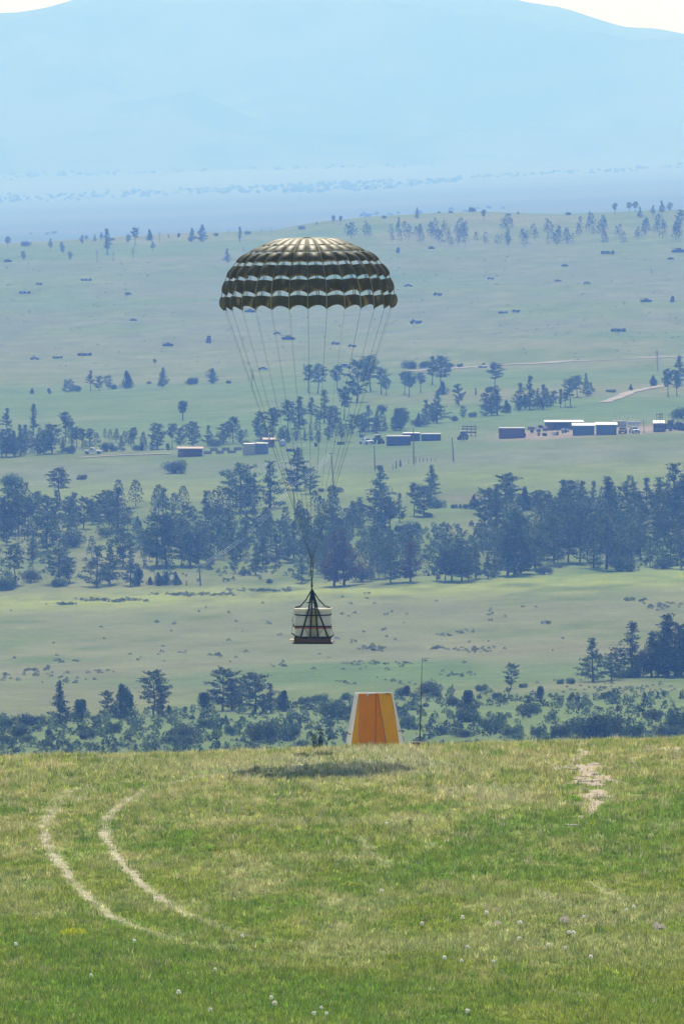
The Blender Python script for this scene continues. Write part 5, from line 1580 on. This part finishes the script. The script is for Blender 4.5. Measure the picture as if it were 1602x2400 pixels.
# ------------------------------------------------------------------ target hulks on the open slope
def hull_parts(kind):
    """list of (name, mesh) for a wreck 5 m long, lying along x"""
    out = []
    if kind == 'tank':
        out.append(('hull', MB().prism([(-2.6, 0.5), (-2.2, 1.1), (2.3, 1.15), (2.7, 0.6), (2.2, 0.3), (-2.2, 0.3)], -1.3, 1.3).mesh('hull', M_olive)))
        out.append(('turret', MB().prism([(-1.0, 1.15), (-0.8, 1.75), (0.8, 1.8), (1.2, 1.15)], -0.85, 0.85).mesh('turret', M_burnt)))
        out.append(('gun_barrel', MB().tube([(-0.8, 0, 1.5), (-3.2, 0, 1.65)], 0.11, 6).mesh('gun_barrel', M_burnt)))
        for sy_ in (-1, 1):
            out.append(('track', MB().prism([(-2.5, 0.3), (-2.7, 0.65), (-2.3, 0.85), (2.3, 0.85), (2.7, 0.6), (2.3, 0.0), (-2.0, 0.0)], sy_ * 1.35 - 0.22, sy_ * 1.35 + 0.22).mesh('track', M_tyre)))
    elif kind == 'truck':
        out.append(('cab', MB().prism([(-2.7, 0.6), (-2.7, 1.3), (-2.0, 1.4), (-1.7, 2.1), (-0.8, 2.1), (-0.8, 0.6)], -1.0, 1.0).mesh('cab', M_burnt)))
        out.append(('cargo_bed', MB().box((1.0, 0, 1.15), (3.4, 2.1, 0.7)).mesh('cargo_bed', M_olive)))
        out.append(('window', MB().box((-1.3, -1.01, 1.75), (0.6, 0.03, 0.4)).mesh('window', M_glass)))
        for x_ in (-1.9, 0.4, 1.7):
            for sy_ in (-1, 1):
                g = MB().wheel((0, 0, 0), 0.5, 0.3)
                g.v = [(y + x_, x + sy_ * 0.95, z + 0.5) for x, y, z in g.v]
                out.append(('wheel', g.mesh('wheel', M_tyre)))
    elif kind == 'car':
        out.append(('body', MB().prism([(-2.1, 0.3), (-2.1, 0.8), (-1.1, 0.95), (-0.6, 1.45), (0.8, 1.45), (1.3, 0.95), (2.1, 0.85), (2.1, 0.3)], -0.85, 0.85).mesh('body', M_grey)))
        out.append(('window', MB().box((0.1, -0.86, 1.18), (1.4, 0.03, 0.34)).mesh('window', M_glass)))
        out.append(('roof', MB().box((0.1, 0, 1.48), (1.4, 1.6, 0.07)).mesh('roof', M_paleroof)))
        for x_ in (-1.3, 1.3):
            for sy_ in (-1, 1):
                g = MB().wheel((0, 0, 0), 0.34, 0.22)
                g.v = [(y + x_, x + sy_ * 0.8, z + 0.34) for x, y, z in g.v]
                out.append(('wheel', g.mesh('wheel', M_tyre)))
    elif kind == 'blocks':
        r = np.random.default_rng(6)
        for k in range(5):
            out.append(('block', MB().box((-2 + k * 1.0, r.uniform(-.3, .3), 0.5), (0.85, 1.2, r.uniform(0.8, 1.3)), rz=r.uniform(-.2, .2)).mesh('block', M_grey if k % 2 else M_navy)))
        out.append(('base_sill', MB().box((0, 0, 0.06), (5, 1.4, 0.14)).mesh('base_sill', M_wood)))
    elif kind == 'target':
        out.append(('target_board', MB().box((0, 0, 1.3), (1.5, 0.14, 1.5)).mesh('target_board', M_white)))
        for sx_ in (-0.6, 0.6):
            out.append(('post', MB().box((sx_, 0.1, 0.7), (0.12, 0.1, 1.5)).mesh('post', M_wood)))
    else:                                               # tall stack
        for k in range(3):
            out.append(('crate', MB().box((0.1 * (k - 1), 0, 0.45 + k * 0.9), (2.0 - 0.3 * k, 1.6, 0.86)).mesh('crate', M_navy if k != 1 else M_burnt)))
        out.append(('post', MB().box((0, -0.85, 1.7), (0.15, 0.12, 3.3)).mesh('post', M_wood)))
    return out
HP = {k: hull_parts(k) for k in ('tank', 'truck', 'car', 'blocks', 'target', 'stack')}
HT = {'tank': ('tank_hulk', 'dark derelict tank hulk on the open grass slope', 'tank'), 'truck': ('truck_wreck', 'dark derelict truck with flat bed on the open grass slope', 'truck'),
      'car': ('car_wreck', 'pale roofed grey car wreck on the open grass slope', 'car'), 'blocks': ('block_row', 'low row of dark concrete blocks on the open grass slope', 'blocks'),
      'target': ('target_board', 'small white target board on the open grass slope', 'target'), 'stack': ('crate_stack', 'tall dark stack of crates with a post on the open grass slope', 'crates')}
hr = np.random.default_rng(12)
for X, Y, w_, k in [(202, 658, 25, 'blocks'), (92, 668, 13, 'truck'), (59, 688, 28, 'blocks'), (69, 735, 6, 'target'), (313, 752, 12, 'tank'), (394, 811, 25, 'tank'), (489, 803, 12, 'stack'), (82, 843, 22, 'car'), (135, 840, 24, 'blocks'),
                    (198, 834, 34, 'blocks'), (586, 732, 25, 'tank'), (649, 784, 20, 'car'), (675, 796, 30, 'tank'), (786, 808, 15, 'truck'), (616, 867, 22, 'car'), (19, 614, 20, 'tank'), (932, 592, 9, 'stack'), (1010, 583, 16, 'tank'),
                    (956, 672, 20, 'car'), (1025, 693, 20, 'truck'), (1149, 655, 13, 'truck'), (1177, 734, 22, 'blocks'), (1208, 732, 14, 'truck'), (974, 759, 27, 'truck'), (1423, 595, 34, 'blocks'), (1588, 591, 30, 'tank'),
                    (1322, 624, 12, 'tank'), (1306, 660, 12, 'tank'), (1374, 666, 18, 'car'), (1526, 640, 7, 'target'), (1512, 708, 26, 'tank'), (1574, 708, 10, 'stack'), (1447, 777, 35, 'blocks'), (825, 814, 12, 'truck'), (808, 864, 34, 'car'),
                    (1570, 608, 14, 'tank'), (1130, 862, 18, 'blocks'), (300, 690, 8, 'tank')]:
    p, s = spot(X, Y)
    nm, lab, cat = HT[k]
    unit = {'target': 1.5, 'stack': 2.0, 'car': 4.2}.get(k, 5.2)
    sc_ = min(max(w_ / s / unit, 0.55), 1.6)
    t = thing(nm, lab, cat, tuple(p), hr.uniform(-0.25, 0.25), lab.replace(' on the open grass slope', '') + 's on the far slope', (sc_, sc_, sc_))
    for nme, me in HP[k]:
        ob(nme, me, t)
# ------------------------------------------------------------------ haze: one closed box of even air round everything
M_haze = bpy.data.materials.new('haze_air')
M_haze.use_nodes = True
ht = M_haze.node_tree
for nn in list(ht.nodes):
    if nn.type != 'OUTPUT_MATERIAL':
        ht.nodes.remove(nn)
pv = ht.nodes.new('ShaderNodeVolumePrincipled')
pv.inputs['Color'].default_value = (0.165, 0.36, 1.0, 1)
pv.inputs['Absorption Color'].default_value = (1, 1, 1, 1)      # scatters, absorbs nothing
pv.inputs['Density'].default_value = 0.00017
pv.inputs['Anisotropy'].default_value = 0.25
ht.links.new(pv.outputs[0], [q for q in ht.nodes if q.type == 'OUTPUT_MATERIAL'][0].inputs['Volume'])
hz = MB().box((0, 21000, 380), (50000, 50200, 0.0 + 980)).mesh('haze', M_haze)
ob('haze', hz, kind='stuff', label='thin bluish summer haze filling the whole valley', category='haze')
print('COUNTS', cnt)
